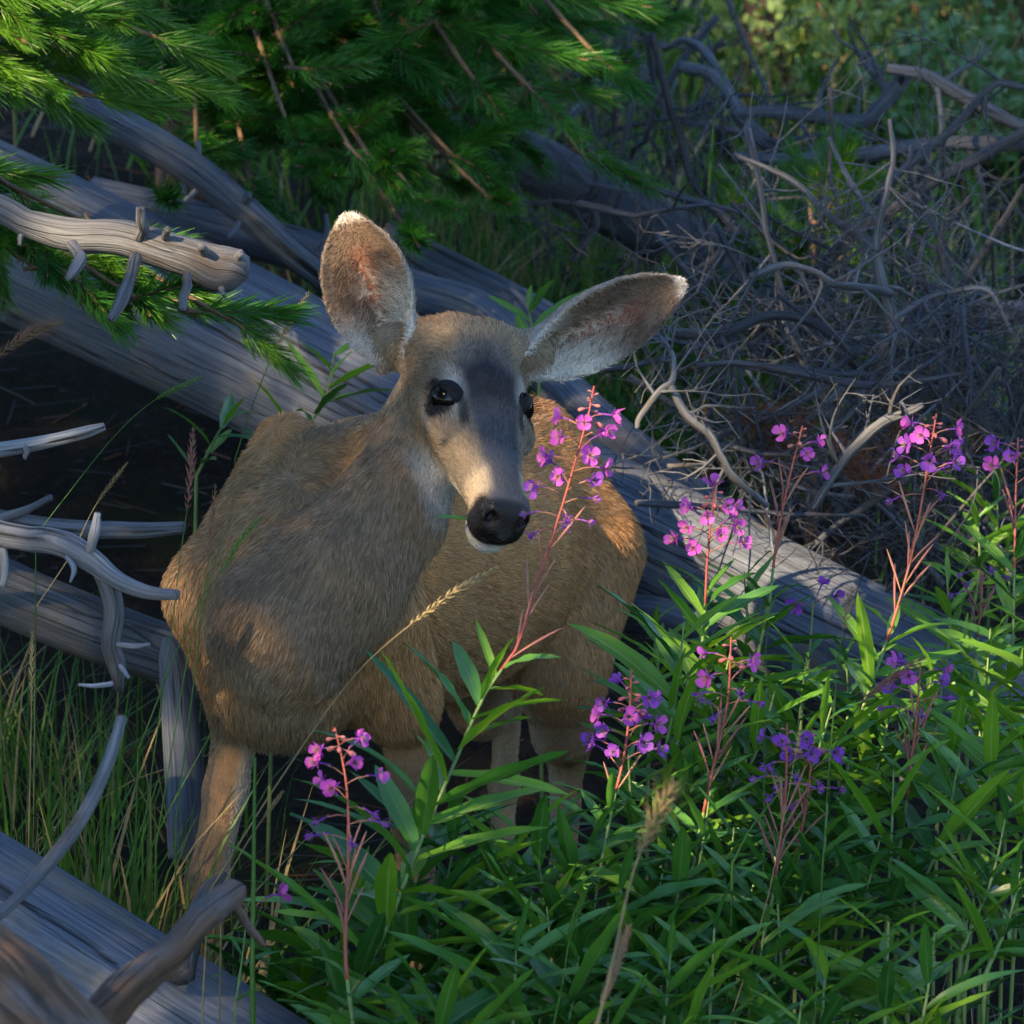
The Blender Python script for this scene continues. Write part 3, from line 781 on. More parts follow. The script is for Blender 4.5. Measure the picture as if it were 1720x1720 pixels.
# ---- coat colours (albedo), by place on the body
EYE_P = [H(-0.0450, 0.005, 0.0140), H(0.0450, 0.005, 0.0140)]
EYE_R = 0.0220 * HS
def coat(p):
    """albedo, hair length, wetness (bare nose skin) for body points"""
    n = len(p)
    rel = p - DO; f = rel @ DF; l = rel @ DL; u = rel[:, 2] - 0.12 * f
    base = np.array([0.47, 0.240, 0.090]) * np.ones((n, 1))
    ln = np.full(n, 0.0155)
    def blend(c, m):
        nonlocal base
        base = base * (1 - m[:, None]) + np.array(c) * m[:, None]
    # front quarters and neck are greyer
    blend((0.230, 0.145, 0.072), sstep(-0.14, 0.06, f - 0.5 * np.maximum(l, 0)) * sstep(0.13, 0.03, l) * 0.95)
    nk = np.min([np.linalg.norm(p - (NK[i] * (1 - t) + NK[i + 1] * t), axis=1) - (NR[i] * (1 - t) + NR[i + 1] * t) for i in range(4) for t in (0, 0.25, 0.5, 0.75)], axis=0)
    blend((0.185, 0.128, 0.076), sstep(0.035, 0.0, nk) * 0.95)
    blend((0.105, 0.072, 0.045), sstep(0.035, 0.0, np.abs(l)) * sstep(0.90, 0.97, u) * sstep(0.1, -0.05, f) * 0.5)        # dorsal line
    blend((0.30, 0.150, 0.058), sstep(-0.45, -0.75, f) * sstep(0.6, 0.8, u) * 0.6)
    blend((0.34, 0.25, 0.15), sstep(0.66, 0.61, u) * sstep(0.09, 0.03, np.abs(l)) * sstep(0.1, -0.1, f) * 0.7)           # belly line
    # brisket: dark streak then paler tuft
    blend((0.070, 0.048, 0.032), sstep(0.055, 0.015, np.abs(l - 0.01)) * sstep(0.86, 0.78, u) * sstep(0.69, 0.74, u) * sstep(0.05, 0.15, f) * 0.55)
    blend((0.36, 0.27, 0.17), sstep(0.06, 0.02, np.abs(l - 0.035)) * sstep(0.755, 0.70, u) * sstep(0.625, 0.67, u) * sstep(0.02, 0.12, f) * 0.6)
    # legs
    lg = sstep(0.62, 0.54, u)
    blend((0.27, 0.165, 0.085), lg)
    blend((0.50, 0.42, 0.32), lg * sstep(0.0, 0.012, np.where(l < 0, l + 0.098, 0.088 - l)) * 0.85)
    blend((0.30, 0.21, 0.12), sstep(-0.50, -0.54, f) * sstep(0.66, 0.56, u) * sstep(0.11, 0.085, np.abs(l)) * 0.8)
    ln = np.where(u < 0.60, 0.006, ln); ln = np.where(u < 0.12, 0.004, ln)
    # throat paler
    # head
    q = hloc(p); x, y, z = q[:, 0], q[:, 1], q[:, 2]; ax = np.abs(x)
    hd = sstep(0.045, 0.018, head_fn(p)) * (1 - sstep(0.03, 0.0, np.abs(y + 0.13)) * 0.0) * sstep(-0.135, -0.10, y)
    ln = ln * (1 - hd) + 0.0085 * hd
    def hb(c, m):
        blend(c, m * hd)
    hb((0.185, 0.135, 0.085), np.ones(n))
    hb((0.30, 0.205, 0.115), sstep(-0.04, -0.075, y) * sstep(0.0, 0.03, z))                                   # tawny crown
    hb((0.125, 0.110, 0.100), sstep(0.045, 0.028, ax) * sstep(0.015, 0.03, z) * sstep(-0.085, -0.05, y) * 0.75)
    hb((0.020, 0.021, 0.027), sstep(0.062, 0.044, ax + 0.55 * np.maximum(y, 0)) * sstep(0.005, 0.022, z) * sstep(-0.055, -0.012, y - 0.75 * ax + 0.012) * sstep(0.075, 0.01, y) * 0.95)  # dark forehead
    hb((0.060, 0.063, 0.074), sstep(0.036, 0.022, ax) * sstep(0.0, 0.015, z) * sstep(0.015, 0.06, y))           # grey bridge
    hb((0.215, 0.165, 0.115), sstep(0.020, 0.034, ax) * sstep(0.03, 0.07, y) * sstep(-0.06, -0.03, z))
    hb((0.36, 0.285, 0.195), sstep(0.014, 0.026, ax) * sstep(0.100, 0.125, y) * sstep(0.158, 0.14, y) * sstep(-0.04, -0.02, z))   # pale muzzle band
    for s in (-1, 1):
        de = np.sqrt((x - s * 0.064) ** 2 + ((y - 0.004) * 0.85) ** 2 + (z - 0.015) ** 2)
        side = x * s > 0.012
        hb((0.33, 0.295, 0.245), np.where(side, sstep(0.046, 0.028, de) * sstep(0.020, 0.032, z + 0.2 * y + 0.0), 0) * 0.9)     # pale brow
        hb((0.27, 0.235, 0.195), np.where(side, sstep(0.050, 0.030, de) * sstep(0.004, -0.010, z) * sstep(-0.03, 0.02, y), 0) * 0.8)
        al = np.sqrt(np.abs((y - 0.010) / 0.0255) ** 1.6 + np.abs((z - 0.0150 + 0.16 * (y - 0.004)) / 0.0185) ** 1.8)
        hb((0.010, 0.008, 0.008), np.where(side & (x * s > 0.035), sstep(1.08, 0.92, al), 0))
        tl = np.abs((x - s * (0.040 - 0.10 * (y - 0.02))))
        hb((0.020, 0.018, 0.018), np.where(side, sstep(0.007, 0.002, tl) * sstep(0.012, 0.02, y) * sstep(0.062, 0.05, y) * sstep(-0.02, 0.0, z), 0) * 0.85)
    hb((0.44, 0.40, 0.34), sstep(-0.038, -0.056, z) * sstep(0.0, 0.05, y) * 0.85)                              # pale chin and jaw underside
    dark = sstep(0.146, 0.157, y - 0.012 * sstep(0.004, 0.016, z)) * sstep(-0.050, -0.040, z)
    hb((0.007, 0.006, 0.007), np.clip(dark * (1 - sstep(0.026, 0.036, ax) * 0.0), 0, 1))
    hb((0.45, 0.42, 0.36), sstep(-0.042, -0.054, z) * sstep(0.10, 0.13, y))
    ln = np.where(hd > 0.5, np.where(y > 0.09, 0.0055, ln), ln)
    wet = sstep(0.158, 0.165, y) * sstep(-0.034, -0.026, z) * hd
    wet = np.maximum(wet, (np.min([np.linalg.norm(p - e, axis=1) for e in EYE_P], axis=0) < EYE_R * 1.03) * 1.0)
    for s_ in (-1, 1):
        eb = EARS[0 if s_ < 0 else 1]
        dd = np.min([np.linalg.norm(p - (eb[0] + eb[1][1] * k_), axis=1) for k_ in (-0.025, 0.0, 0.025)], axis=0)
        blend((0.230, 0.175, 0.115), sstep(0.062, 0.045, dd)); ln = np.where(dd < 0.055, 0.009, ln)
    # ears
    eid = np.zeros(n)
    for k, (b, M, Ln, tt, ww, cc) in enumerate(EARS):
        r = (p - b) @ M.T; t = r[:, 1] / Ln; w = np.interp(t, tt, ww); uu = r[:, 0] / w
        c = np.interp(t, tt, cc) * w
        zz = r[:, 2] - c * (np.minimum(uu * uu, 1.6) - 0.45)
        m = (t > -0.05) & (t < 1.08) & (np.abs(uu) < 1.25) & (np.abs(zz) < 0.02)
        inner = m & (zz > 0)
        mm = m.astype(float)
        blend((0.150, 0.118, 0.085), mm)
        im = inner.astype(float)
        nz = 0.35 * vnoise(p, 60, 3) + 0.65 * vnoise(p, 260, 4)
        blend((0.150, 0.098, 0.062), im)
        blend((0.28, 0.090, 0.050), im * sstep(0.6, 0.1, np.abs(uu - 0.05)) * sstep(0.25, 0.40, t) * sstep(0.85, 0.6, t) * 0.8)
        sd = 1 if k == 0 else -1
        blend((0.60, 0.53, 0.42), im * sstep(0.15, 0.45, uu * -sd if k else uu) * sstep(0.66, 0.3, t) * 0.85)
        blend((0.55, 0.48, 0.38), im * sstep(0.35, 0.7, np.abs(uu)) * sstep(0.40, 0.1, t) * 0.8)
        blend((0.55, 0.46, 0.35), im * (nz > 0.55) * sstep(0.75, 0.5, t) * sstep(0.55, 0.3, np.abs(uu)) * 0.75)
        blend((0.045, 0.036, 0.030), mm * (1 - im) * sstep(0.5, 0.9, t) * 0.7)
        blend((0.055, 0.042, 0.034), im * sstep(0.62, 0.92, np.abs(uu)) * sstep(0.45, 0.65, t) * 0.6)
        blend((0.62, 0.57, 0.50), mm * sstep(0.93, 1.01, t) * 0.8)
        blend((0.55, 0.50, 0.43), mm * sstep(0.93, 1.02, np.abs(uu)) * 0.30)
        ln = np.where(m, 0.0075, ln)
        ln = np.where(inner & (t < 0.7) & (np.abs(uu) > 0.2) & (np.abs(uu) < 0.75), 0.015, ln)
        eid = np.where(m, k + 1 + 0.5 * inner, eid)
    return base, ln, wet, eid, hd

def deer_materials():
    t = NT('deer_coat'); a = t.attr('coat'); w = t.attr('wet')
    nz = t.noise(t.n('NewGeometry').outputs['Position'], 700, 3)
    vor = t.n('TexVoronoi'); vor.inputs['Scale'].default_value = 520; t.l(t.n('NewGeometry').outputs['Position'], vor.inputs['Vector'])
    rough = t.n('MapRange'); rough.inputs[3].default_value = 0.85; rough.inputs[4].default_value = 0.30
    t.l(w.outputs['Fac'], rough.inputs[0])
    hgt = t.math('MULTIPLY', vor.outputs[0], w.outputs['Fac'])
    col = t.mix(t.math('MULTIPLY', nz.outputs[0], 0.25), a.outputs['Color'], (0.02, 0.015, 0.01))
    b = t.bsdf(col, rough.outputs[0], 0.22, hgt, 0.6, 0.0015)
    m1 = t.done(b.outputs[0])
    t = NT('deer_fur'); a = t.attr('coat'); b = t.bsdf(a.outputs['Color'], 0.55, 0.25)
    m2 = t.done(b.outputs[0])
    t = NT('deer_eye'); b = t.bsdf((0.003, 0.0025, 0.0025), 0.16, 0.18)
    m3 = t.done(b.outputs[0])
    return m1, m2, m3

def comb(p, n):
    acc = np.zeros_like(p); wt_ = np.zeros(len(p))
    for (a, b, r, dr) in BONES:
        ab = b - a; h = np.clip(((p - a) @ ab) / (ab @ ab + 1e-12), 0, 1)
        d = np.linalg.norm(p - a - h[:, None] * ab, axis=1) - r
        w = np.exp(-np.clip(d, -0.03, 0.6) / 0.028)
        acc += w[:, None] * dr; wt_ += w
    acc /= wt_[:, None]
    nv = np.stack([vnoise(p, 22, s) - 0.5 for s in (1, 2, 3)], 1) * 0.9 + np.stack([vnoise(p, 75, s) - 0.5 for s in (4, 5, 6)], 1) * 0.9
    acc = nrm(acc) + nv * 0.42
    return nrm(acc - n * np.sum(acc * n, 1, keepdims=True))

def build_deer(n_hair=260000):
    M1, M2, M3 = deer_materials()
    root = link('mule_deer', None)
    gN = deer_grad(DV)
    col, ln, wet, eid, hd = coat(DV)
    base = D(-0.3, 0, 0); base[2] = gz(base[0], base[1])
    root.location = Vector(base)
    me = quads_mesh('mule_deer_body', DV - base, DFC, M1)
    ca = me.attributes.new('coat', 'FLOAT_COLOR', 'POINT')
    ca.data.foreach_set('color', np.c_[col, np.ones(len(col))].astype(np.float32).ravel())
    wa = me.attributes.new('wet', 'FLOAT', 'POINT'); wa.data.foreach_set('value', wet.astype(np.float32))
    body = link('body', me, root)
    # fur
    tri = np.concatenate([DFC[:, [0, 1, 2]], DFC[:, [0, 2, 3]]])
    A, B, C = DV[tri[:, 0]], DV[tri[:, 1]], DV[tri[:, 2]]
    cr = np.cross(B - A, C - A); area = np.linalg.norm(cr, axis=1) / 2
    cen = (A + B + C) / 3
    fac = np.sum(gN[tri[:, 0]] * nrm(CAMP - cen), 1)
    h_t = hd[tri[:, 0]]; e_t = eid[tri[:, 0]] > 0; w_t = wet[tri[:, 0]]
    dens = np.where(fac > -0.25, 1.0, 0.30) * (1 + 2.2 * h_t) * np.where(e_t, 2.2, 1.0) * (w_t < 0.35) * np.where(cen[:, 2] < 0.3, 0.4, 1)
    pr = area * dens; pr /= pr.sum()
    ti = RNG.choice(len(tri), n_hair, p=pr)
    u, v = RNG.random(n_hair), RNG.random(n_hair); s = u + v > 1; u[s], v[s] = 1 - u[s], 1 - v[s]
    P = A[ti] + u[:, None] * (B - A)[ti] + v[:, None] * (C - A)[ti]
    N = nrm(gN[tri[ti, 0]] * (1 - u - v)[:, None] + gN[tri[ti, 1]] * u[:, None] + gN[tri[ti, 2]] * v[:, None])
    hc, hl, hw, he, hh = coat(P)
    T = comb(P, N)
    lift = np.full(n_hair, 0.36) + 0.20 * (vnoise(P, 40, 8) - 0.5)
    for k, (b, M, Ln, tt, ww, cc) in enumerate(EARS):
        m = np.floor(he) == k + 1
        inner = m & (he % 1 > 0.2)
        r = (P - b) @ M.T; uu = r[:, 0] / np.interp(r[:, 1] / Ln, tt, ww)
        d = M[1] * 0.8 + np.sign(uu)[:, None] * M[0] * 0.15
        di = M[1] * 0.55 - (uu * 0.9)[:, None] * M[0] + RNG.normal(0, 0.25, (n_hair, 3))
        dd = np.where(inner[:, None], di, d)
        dd = nrm(dd - N * np.sum(dd * N, 1, keepdims=True))
        T = np.where(m[:, None], dd, T); lift = np.where(m, 0.32, lift); lift = np.where(inner & (hl > 0.012), 0.6, lift)
    L = hl * RNG.uniform(0.65, 1.2, n_hair)
    K = 4
    pts = np.zeros((n_hair, K, 3)); pts[:, 0] = P - N * 0.0008
    ang0 = lift + RNG.normal(0, 0.10, n_hair)
    jit = nrm(RNG.normal(0, 1, (n_hair, 3)))
    for k in range(1, K):
        a = ang0 * (1.0 - 0.33 * (k - 1))
        stp = nrm(T * np.cos(a)[:, None] + N * np.sin(a)[:, None] + jit * 0.12 + np.array([0, 0, -0.06 * k]))
        pts[:, k] = pts[:, k - 1] + stp * (L / (K - 1))[:, None]
    # colour variation: single hairs and soft clumps, dark-tipped grey guard hairs in front
    var = RNG.normal(1.0, 0.30, n_hair) * (0.72 + 0.55 * fbm(P, 16, 21)) * (0.80 + 0.40 * vnoise(P, 140, 33))
    hcol = hc * np.clip(var, 0.35, 1.9)[:, None]
    inn = (he % 1 > 0.2) & (RNG.random(n_hair) < 0.30)
    hcol[inn] *= RNG.uniform(0.25, 0.8, (int(inn.sum()), 1))
    pale = RNG.random(n_hair) < 0.10
    hcol[pale] = hcol[pale] * 0.5 + 0.5 * np.array([0.42, 0.34, 0.24]) * np.clip(hc[pale].mean(1, keepdims=True) * 6, 0.2, 1.2)
    cu = bpy.data.hair_curves.new('deer_fur')
    cu.add_curves([K] * n_hair)
    cu.attributes['position'].data.foreach_set('vector', (pts - base).astype(np.float32).ravel())
    ra = cu.attributes.get('radius') or cu.attributes.new('radius', 'FLOAT', 'POINT')
    prof = np.array([0.00042, 0.00040, 0.00030, 0.00008])
    rr = np.tile(prof, (n_hair, 1)) * np.where((hh > 0.5) | (he > 0), 0.72, 1.0)[:, None]
    ra.data.foreach_set('value', rr.astype(np.float32).ravel())
    ca = cu.attributes.new('coat', 'FLOAT_COLOR', 'CURVE')
    ca.data.foreach_set('color', np.c_[np.clip(hcol, 0.004, 0.9), np.ones(n_hair)].astype(np.float32).ravel())
    cu.materials.append(M2)
    link('fur', cu, root)
    for e in EYE_P:
        me = bpy.data.meshes.new('eye'); import bmesh
        bm = bmesh.new(); bmesh.ops.create_uvsphere(bm, u_segments=24, v_segments=16, radius=EYE_R); bm.to_mesh(me); bm.free()
        me.polygons.foreach_set('use_smooth', [True] * len(me.polygons)); me.materials.append(M3)
        link('eye', me, root, e - base)
    # lids: thin shells round the eyeball that leave an almond opening
    t = NT('eyelid_skin'); M4 = t.done(t.bsdf((0.007, 0.006, 0.006), 0.5, 0.15).outputs[0])
    for s in (-1, 1):
        ec = EYE_P[0 if s < 0 else 1]; Z = HT
        X = nrm(0.72 * s * HL + 0.62 * HF + 0.12 * HT); Y = nrm(-0.62 * s * HL + 0.72 * HF); Z = nrm(HT - X * (HT @ X))
        for nm, sg, op in (('upper_eyelid', 1, 0.78), ('lower_eyelid', -1, 0.74)):
            V = []; F = []; na, nb = 18, 7
            for i in range(na + 1):
                a_ = -1.45 + 2.9 * i / na; o_ = op * max(0.0, 1 - (a_ / 1.30) ** 2) * sg - 0.14 * a_
                for j in range(nb + 1):
                    b_ = o_ + (sg * 1.35 - o_) * j / nb; r_ = EYE_R * (1.035 + 0.05 * min(j, 2) / 2)
                    if j == 0: r_ = EYE_R * 0.99
                    V.append(ec - base + r_ * (math.cos(b_) * math.cos(a_) * X + math.cos(b_) * math.sin(a_) * Y + math.sin(b_) * Z))
            for i in range(na):
                for j in range(nb):
                    q = i * (nb + 1) + j; F.append((q, q + 1, q + nb + 2, q + nb + 1))
            mb = MB(); mb.add(np.array(V), F); link(nm, mb.mesh(nm, M4), root)
    # upper lashes
    for s in (-1, 1):
        mb = MB()
        ec = H(s * 0.0450, 0.005, 0.0140)
        for k in range(11):
            t = k / 10; an = -0.9 + 1.7 * t
            o = nrm(s * HL * 0.80 + HF * math.sin(an) * 0.75 + HT * (0.62 - 0.25 * abs(an)))
            a = ec + o * EYE_R * 1.01; b = a + 0.010 * nrm(o + HT * 0.2 + s * HL * 0.35)
            tube(mb, np.array([a - o * 0.002, (a + b) / 2 + 0.0012 * HT, b]) - base, [0.0006, 0.0005, 0.0002], 4)
        link('eyelashes', mb.mesh('eyelashes', M3), root)
    tag(root, 'brown doe deer with large ears standing among fireweed, head turned to look out', 'deer')
    return root
deer = build_deer()
# ------------------------------------------------------------------ pines
def needle_arrays(n, ln_shoot, ln_needle, width, seed, spread=0.75, droop=0.0, segs=2):
    """needles round a shoot along +Y: quads strips; returns V, F"""
    r = np.random.default_rng(seed)
    t = r.random(n) ** 0.85
    p = np.zeros((n, 3)); p[:, 1] = t * ln_shoot; p[:, 2] = 0.10 * ln_shoot * t * t
    a = r.uniform(0, 2 * math.pi, n)
    sp = spread * (1 - 0.55 * t) + r.normal(0, 0.10, n)
    rad = np.stack([np.cos(a), np.zeros(n), np.sin(a)], 1)
    d = nrm(rad * np.sin(sp)[:, None] + np.array([0, 1, 0]) * np.cos(sp)[:, None])
    L = ln_needle * r.uniform(0.75, 1.15, n)
    side = nrm(np.cross(d, r.normal(0, 1, (n, 3)))) * width / 2
    bend = (nrm(np.array([0, 0.6, 0.0]) + rad * 0.0) * 0.18 + np.array([0, 0, -droop]))
    V = []
    for k in range(segs + 1):
        s = k / segs; q = p + rad * 0.002 + d * (L * s)[:, None] + bend * (L * s * s)[:, None]
        w = 1.0 if k < segs else 0.35
        V += [q - side * w, q + side * w]
    V = np.stack(V, 1)                      # n, 2(segs+1), 3
    F = np.array([[2 * k, 2 * k + 1, 2 * k + 3, 2 * k + 2] for k in range(segs)])
    m = 2 * (segs + 1)
    F = (np.arange(n)[:, None, None] * m + F[None]).reshape(-1, 4)
    return V.reshape(-1, 3), F

def shoot_mesh(seed, n, ls, lnn, w, mat, spread=0.75, bud=True):
    V, F = needle_arrays(n, ls, lnn, w, seed, spread)
    mb = MB(); mb.add(V, F)
    y = np.linspace(-0.02, ls, 6); P = np.stack([0 * y, y, 0.10 * ls * (np.clip(y, 0, 9) / ls) ** 2], 1)
    tube(mb, P, np.linspace(0.0035, 0.0018, 6), 5, mi=1)
    if bud:
        P2 = np.array([[0, ls, 0.1 * ls], [0, ls + 0.006, 0.1 * ls], [0, ls + 0.014, 0.1 * ls + 0.001], [0, ls + 0.018, 0.1 * ls + 0.001]])
        tube(mb, P2, [0.002, 0.0036, 0.0025, 0.0006], 6, mi=1)
    return mb.mesh('shoot', [mat, M_TWIGB])
M_TWIGB = wood_mat('pine_twig_bark', (0.10, 0.06, 0.035), (0.20, 0.13, 0.07), crack=0.3)
SH = [shoot_mesh(k, 270, 0.12 + 0.02 * (k % 3), 0.043, 0.0017, M_NEEDLE) for k in range(5)]
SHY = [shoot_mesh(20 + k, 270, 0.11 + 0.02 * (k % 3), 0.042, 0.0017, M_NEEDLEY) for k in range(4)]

def orient(yaxis, up=(0, 0, 1), roll=0.0):
    y = nrm(np.asarray(yaxis, float)); u = np.asarray(up, float)
    x = np.cross(y, u)
    if np.linalg.norm(x) < 1e-3: x = np.cross(y, [1, 0, 0])
    x = nrm(x); z = np.cross(x, y)
    M = Matrix(((x[0], y[0], z[0]), (x[1], y[1], z[1]), (x[2], y[2], z[2])))
    return (M.to_4x4() @ Matrix.Rotation(roll, 4, 'Y'))

def bough(root, base, path, r0, meshes, seed, n_sh, scale=1.0, tip=True, updr=0.25, lateral=0.9):
    """a live pine bough: a wood mesh with its needle shoots as sub-parts"""
    r = np.random.default_rng(seed)
    P = smooth_path(path, 16); mb = MB()
    tube(mb, P - base, np.linspace(r0, r0 * 0.3, 16), 7)
    b = link('branch', mb.mesh('branch', M_TWIGB), root)
    L = np.r_[0, np.cumsum(np.linalg.norm(np.diff(P, axis=0), axis=1))]
    for k in range(n_sh):
        t = 0.22 + 0.78 * (k + r.uniform(0, 0.6)) / n_sh if k < n_sh - 1 else 1.0
        i = min(int(t * 15), 15); T = nrm(P[min(i + 1, 15)] - P[max(i - 1, 0)])
        sd = 1 if k % 2 else -1
        side = nrm(np.cross(T, [0, 0, 1.0])) * sd
        dr = T * r.uniform(0.55, 1.0) + side * (lateral * r.uniform(0.4, 1.1) if k < n_sh - 1 else 0.05) + np.array([0, 0, updr * r.uniform(0.2, 1.6)]) + r.normal(0, 0.18, 3)
        me = meshes[r.integers(0, len(meshes))]
        o = link('shoot', me, b)
        M = orient(dr, roll=r.uniform(0, 6.28)); s = scale * r.uniform(0.8, 1.2)
        o.matrix_local = Matrix.Translation(Vector(P[min(int(t * 15), 15)] - base)) @ M @ Matrix.Diagonal((s, s, s, 1))
    return b

def pine_root(label, trunk, r0, group=None, name='pine_tree'):
    base = np.array(trunk[0], float); root = link(name, None); root.location = Vector(base)
    mb = MB(); P = smooth_path(trunk, 24)
    tube(mb, P - base, np.linspace(r0, r0 * 0.35, 24), 18, disp=lambda th, s: 1 + 0.10 * (fbm(np.stack([np.cos(th) * 3, np.sin(th) * 3, s * 2.5], -1), 1.5, 4) - 0.5))
    link('trunk', mb.mesh('trunk', M_BARK), root)
    tag(root, label, 'pine', group)
    return root, base
def on_ground(px, d):
    """foot of a trunk: the ground point on picture column px at distance d"""
    p = at(px, 860, d); return np.array([p[0], p[1], gz(p[0], p[1])])

# the dark pine behind the deer
rs = np.random.default_rng(5)
g = on_ground(330, 9.95)
root, base = pine_root('dense dark green pine tree behind the deer and the curved pole', [g, g + [0.03, 0.03, 0.8], g + [0.0, 0.05, 2.0], g + [0.02, 0.05, 3.6]], 0.075)
TGT = []
for k in range(44):
    for _ in range(40):
        px = rs.uniform(230, 1060); py = rs.uniform(-30, 330)
        hi = np.interp(px, [230, 420, 520, 700, 860, 1060], [330, 330, 350, 330, 210, 90])
        if py < hi and all((px - a) ** 2 + ((py - b) * 1.5) ** 2 > 68 ** 2 for a, b in TGT): break
    TGT.append((px, py))
for k, (px, py) in enumerate(TGT):
    d = rs.uniform(8.55, 9.35); e = at(px, py, d); z0 = min(e[2] + rs.uniform(0.0, 0.35) + 0.15 * (px > 600), 4)
    s = np.array([g[0], g[1] + 0.04, max(z0, g[2] + 0.35)])
    mid = s * 0.45 + e * 0.55 + np.array([0, 0, 0.10])
    bough(root, base, [s, mid, e], 0.012, SH, 300 + k, int(9 + 6 * np.linalg.norm(e - s)), 1.0)
for k, (px, py, d) in enumerate([(640, 290, 8.45), (700, 330, 8.4), (760, 260, 8.5), (590, 250, 8.5), (820, 330, 8.5), (540, 300, 8.55), (680, 380, 8.35), (480, 200, 8.5), (330, 250, 8.6), (420, 300, 8.6)]):
    e = at(px, py, d); s = np.array([g[0], g[1] + 0.04, e[2] + 0.12])
    bough(root, base, [s, s * 0.5 + e * 0.5 + np.array([0, 0, 0.08]), e], 0.010, SH, 360 + k, 10, 0.95)

# the pine at the picture's left, its boughs hang in
g2 = on_ground(-560, 7.75)
root2, base2 = pine_root('bright green pine whose boughs hang in over the curved pole', [g2, g2 + [0.02, 0, 0.9], g2 + [0.0, 0.03, 2.2], g2 + [0.03, 0.0, 3.8]], 0.07)
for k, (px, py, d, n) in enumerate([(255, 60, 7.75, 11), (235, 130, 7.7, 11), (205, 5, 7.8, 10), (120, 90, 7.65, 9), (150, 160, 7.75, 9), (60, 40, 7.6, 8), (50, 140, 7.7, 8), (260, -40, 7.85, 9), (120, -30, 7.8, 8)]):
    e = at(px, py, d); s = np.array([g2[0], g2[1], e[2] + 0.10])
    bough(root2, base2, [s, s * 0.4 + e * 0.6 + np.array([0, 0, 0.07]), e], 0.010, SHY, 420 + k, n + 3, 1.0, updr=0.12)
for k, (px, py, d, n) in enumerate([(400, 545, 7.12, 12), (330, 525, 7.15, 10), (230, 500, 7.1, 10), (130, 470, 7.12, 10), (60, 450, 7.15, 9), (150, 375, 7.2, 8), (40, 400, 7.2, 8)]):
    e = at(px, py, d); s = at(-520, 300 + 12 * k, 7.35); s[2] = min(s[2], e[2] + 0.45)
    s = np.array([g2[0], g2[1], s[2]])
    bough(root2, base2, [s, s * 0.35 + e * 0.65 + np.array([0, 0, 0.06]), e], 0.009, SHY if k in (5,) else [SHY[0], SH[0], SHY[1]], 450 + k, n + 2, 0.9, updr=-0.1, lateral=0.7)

# small pines further back on the right
def sapling(px, py_top, d, h, n, label, meshes, seed, sc=0.8):
    gg = on_ground(px, d); top = at(px, py_top, d); r = np.random.default_rng(seed)
    rt, bs = pine_root(label, [gg, gg * 0.5 + top * 0.5 + np.array([0.01, 0, 0]), top], 0.012, name='pine_sapling')
    for k in range(n):
        t = 0.25 + 0.75 * (k / (n - 1)); p = gg * (1 - t) + top * t; a = k * 2.4
        ln = h * (1.05 - t) * 0.55 + 0.04
        e = p + np.array([math.cos(a) * ln, math.sin(a) * ln, ln * 0.55])
        bough(rt, bs, [p, p * 0.5 + e * 0.5 + np.array([0, 0, -0.01]), e], 0.005, meshes, seed * 10 + k, 4, sc, updr=0.5)
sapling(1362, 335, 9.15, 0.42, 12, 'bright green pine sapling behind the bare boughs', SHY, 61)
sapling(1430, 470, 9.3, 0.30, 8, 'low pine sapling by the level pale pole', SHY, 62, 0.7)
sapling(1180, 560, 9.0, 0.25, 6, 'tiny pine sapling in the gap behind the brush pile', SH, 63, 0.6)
# ------------------------------------------------------------------ brush pile
BR = 'bare dead branches of the brush pile'
def grow(p0, d0, ln, r0, depth, seed, curl=0.5, n=18, grav=0.12):
    """a wandering tapered branch: returns list of (P, R) with its side twigs"""
    rs = np.random.default_rng(seed)
    P = [np.array(p0, float)]; d = nrm(np.array(d0, float)); w = rs.normal(0, 1, 3)
    st = ln / (n - 1); arc = rs.normal(0, 0.045, 3) * curl
    for i in range(n - 1):
        if rs.random() < 0.22: d = nrm(d + rs.normal(0, 0.34, 3) * curl)          # a node: the twig turns
        d = nrm(d + arc + rs.normal(0, 0.035, 3) + np.array([0, 0, -grav * 0.03]))
        P.append(P[-1] + d * st)
    P = np.array(P)
    R = r0 * (1 - 0.80 * np.linspace(0, 1, n) ** 0.9) * (1 + 0.10 * rs.normal(0, 1, n))
    out = [(P, np.maximum(R, 0.0007))]
    if depth > 0:
        m = rs.integers(3, 7)
        for k in range(m):
            i = int(rs.uniform(0.15, 0.95) * (n - 1)); T = nrm(P[min(i + 1, n - 1)] - P[i - 1])
            o = nrm(np.cross(T, rs.normal(0, 1, 3)))
            out += grow(P[i], T * rs.uniform(0.2, 0.9) + o * rs.uniform(0.6, 1.0), ln * rs.uniform(0.22, 0.55), max(R[i] * rs.uniform(0.35, 0.6), 0.0012), depth - 1, seed * 31 + k + 1, curl * 1.1, max(9, n - 5), grav)
    return out

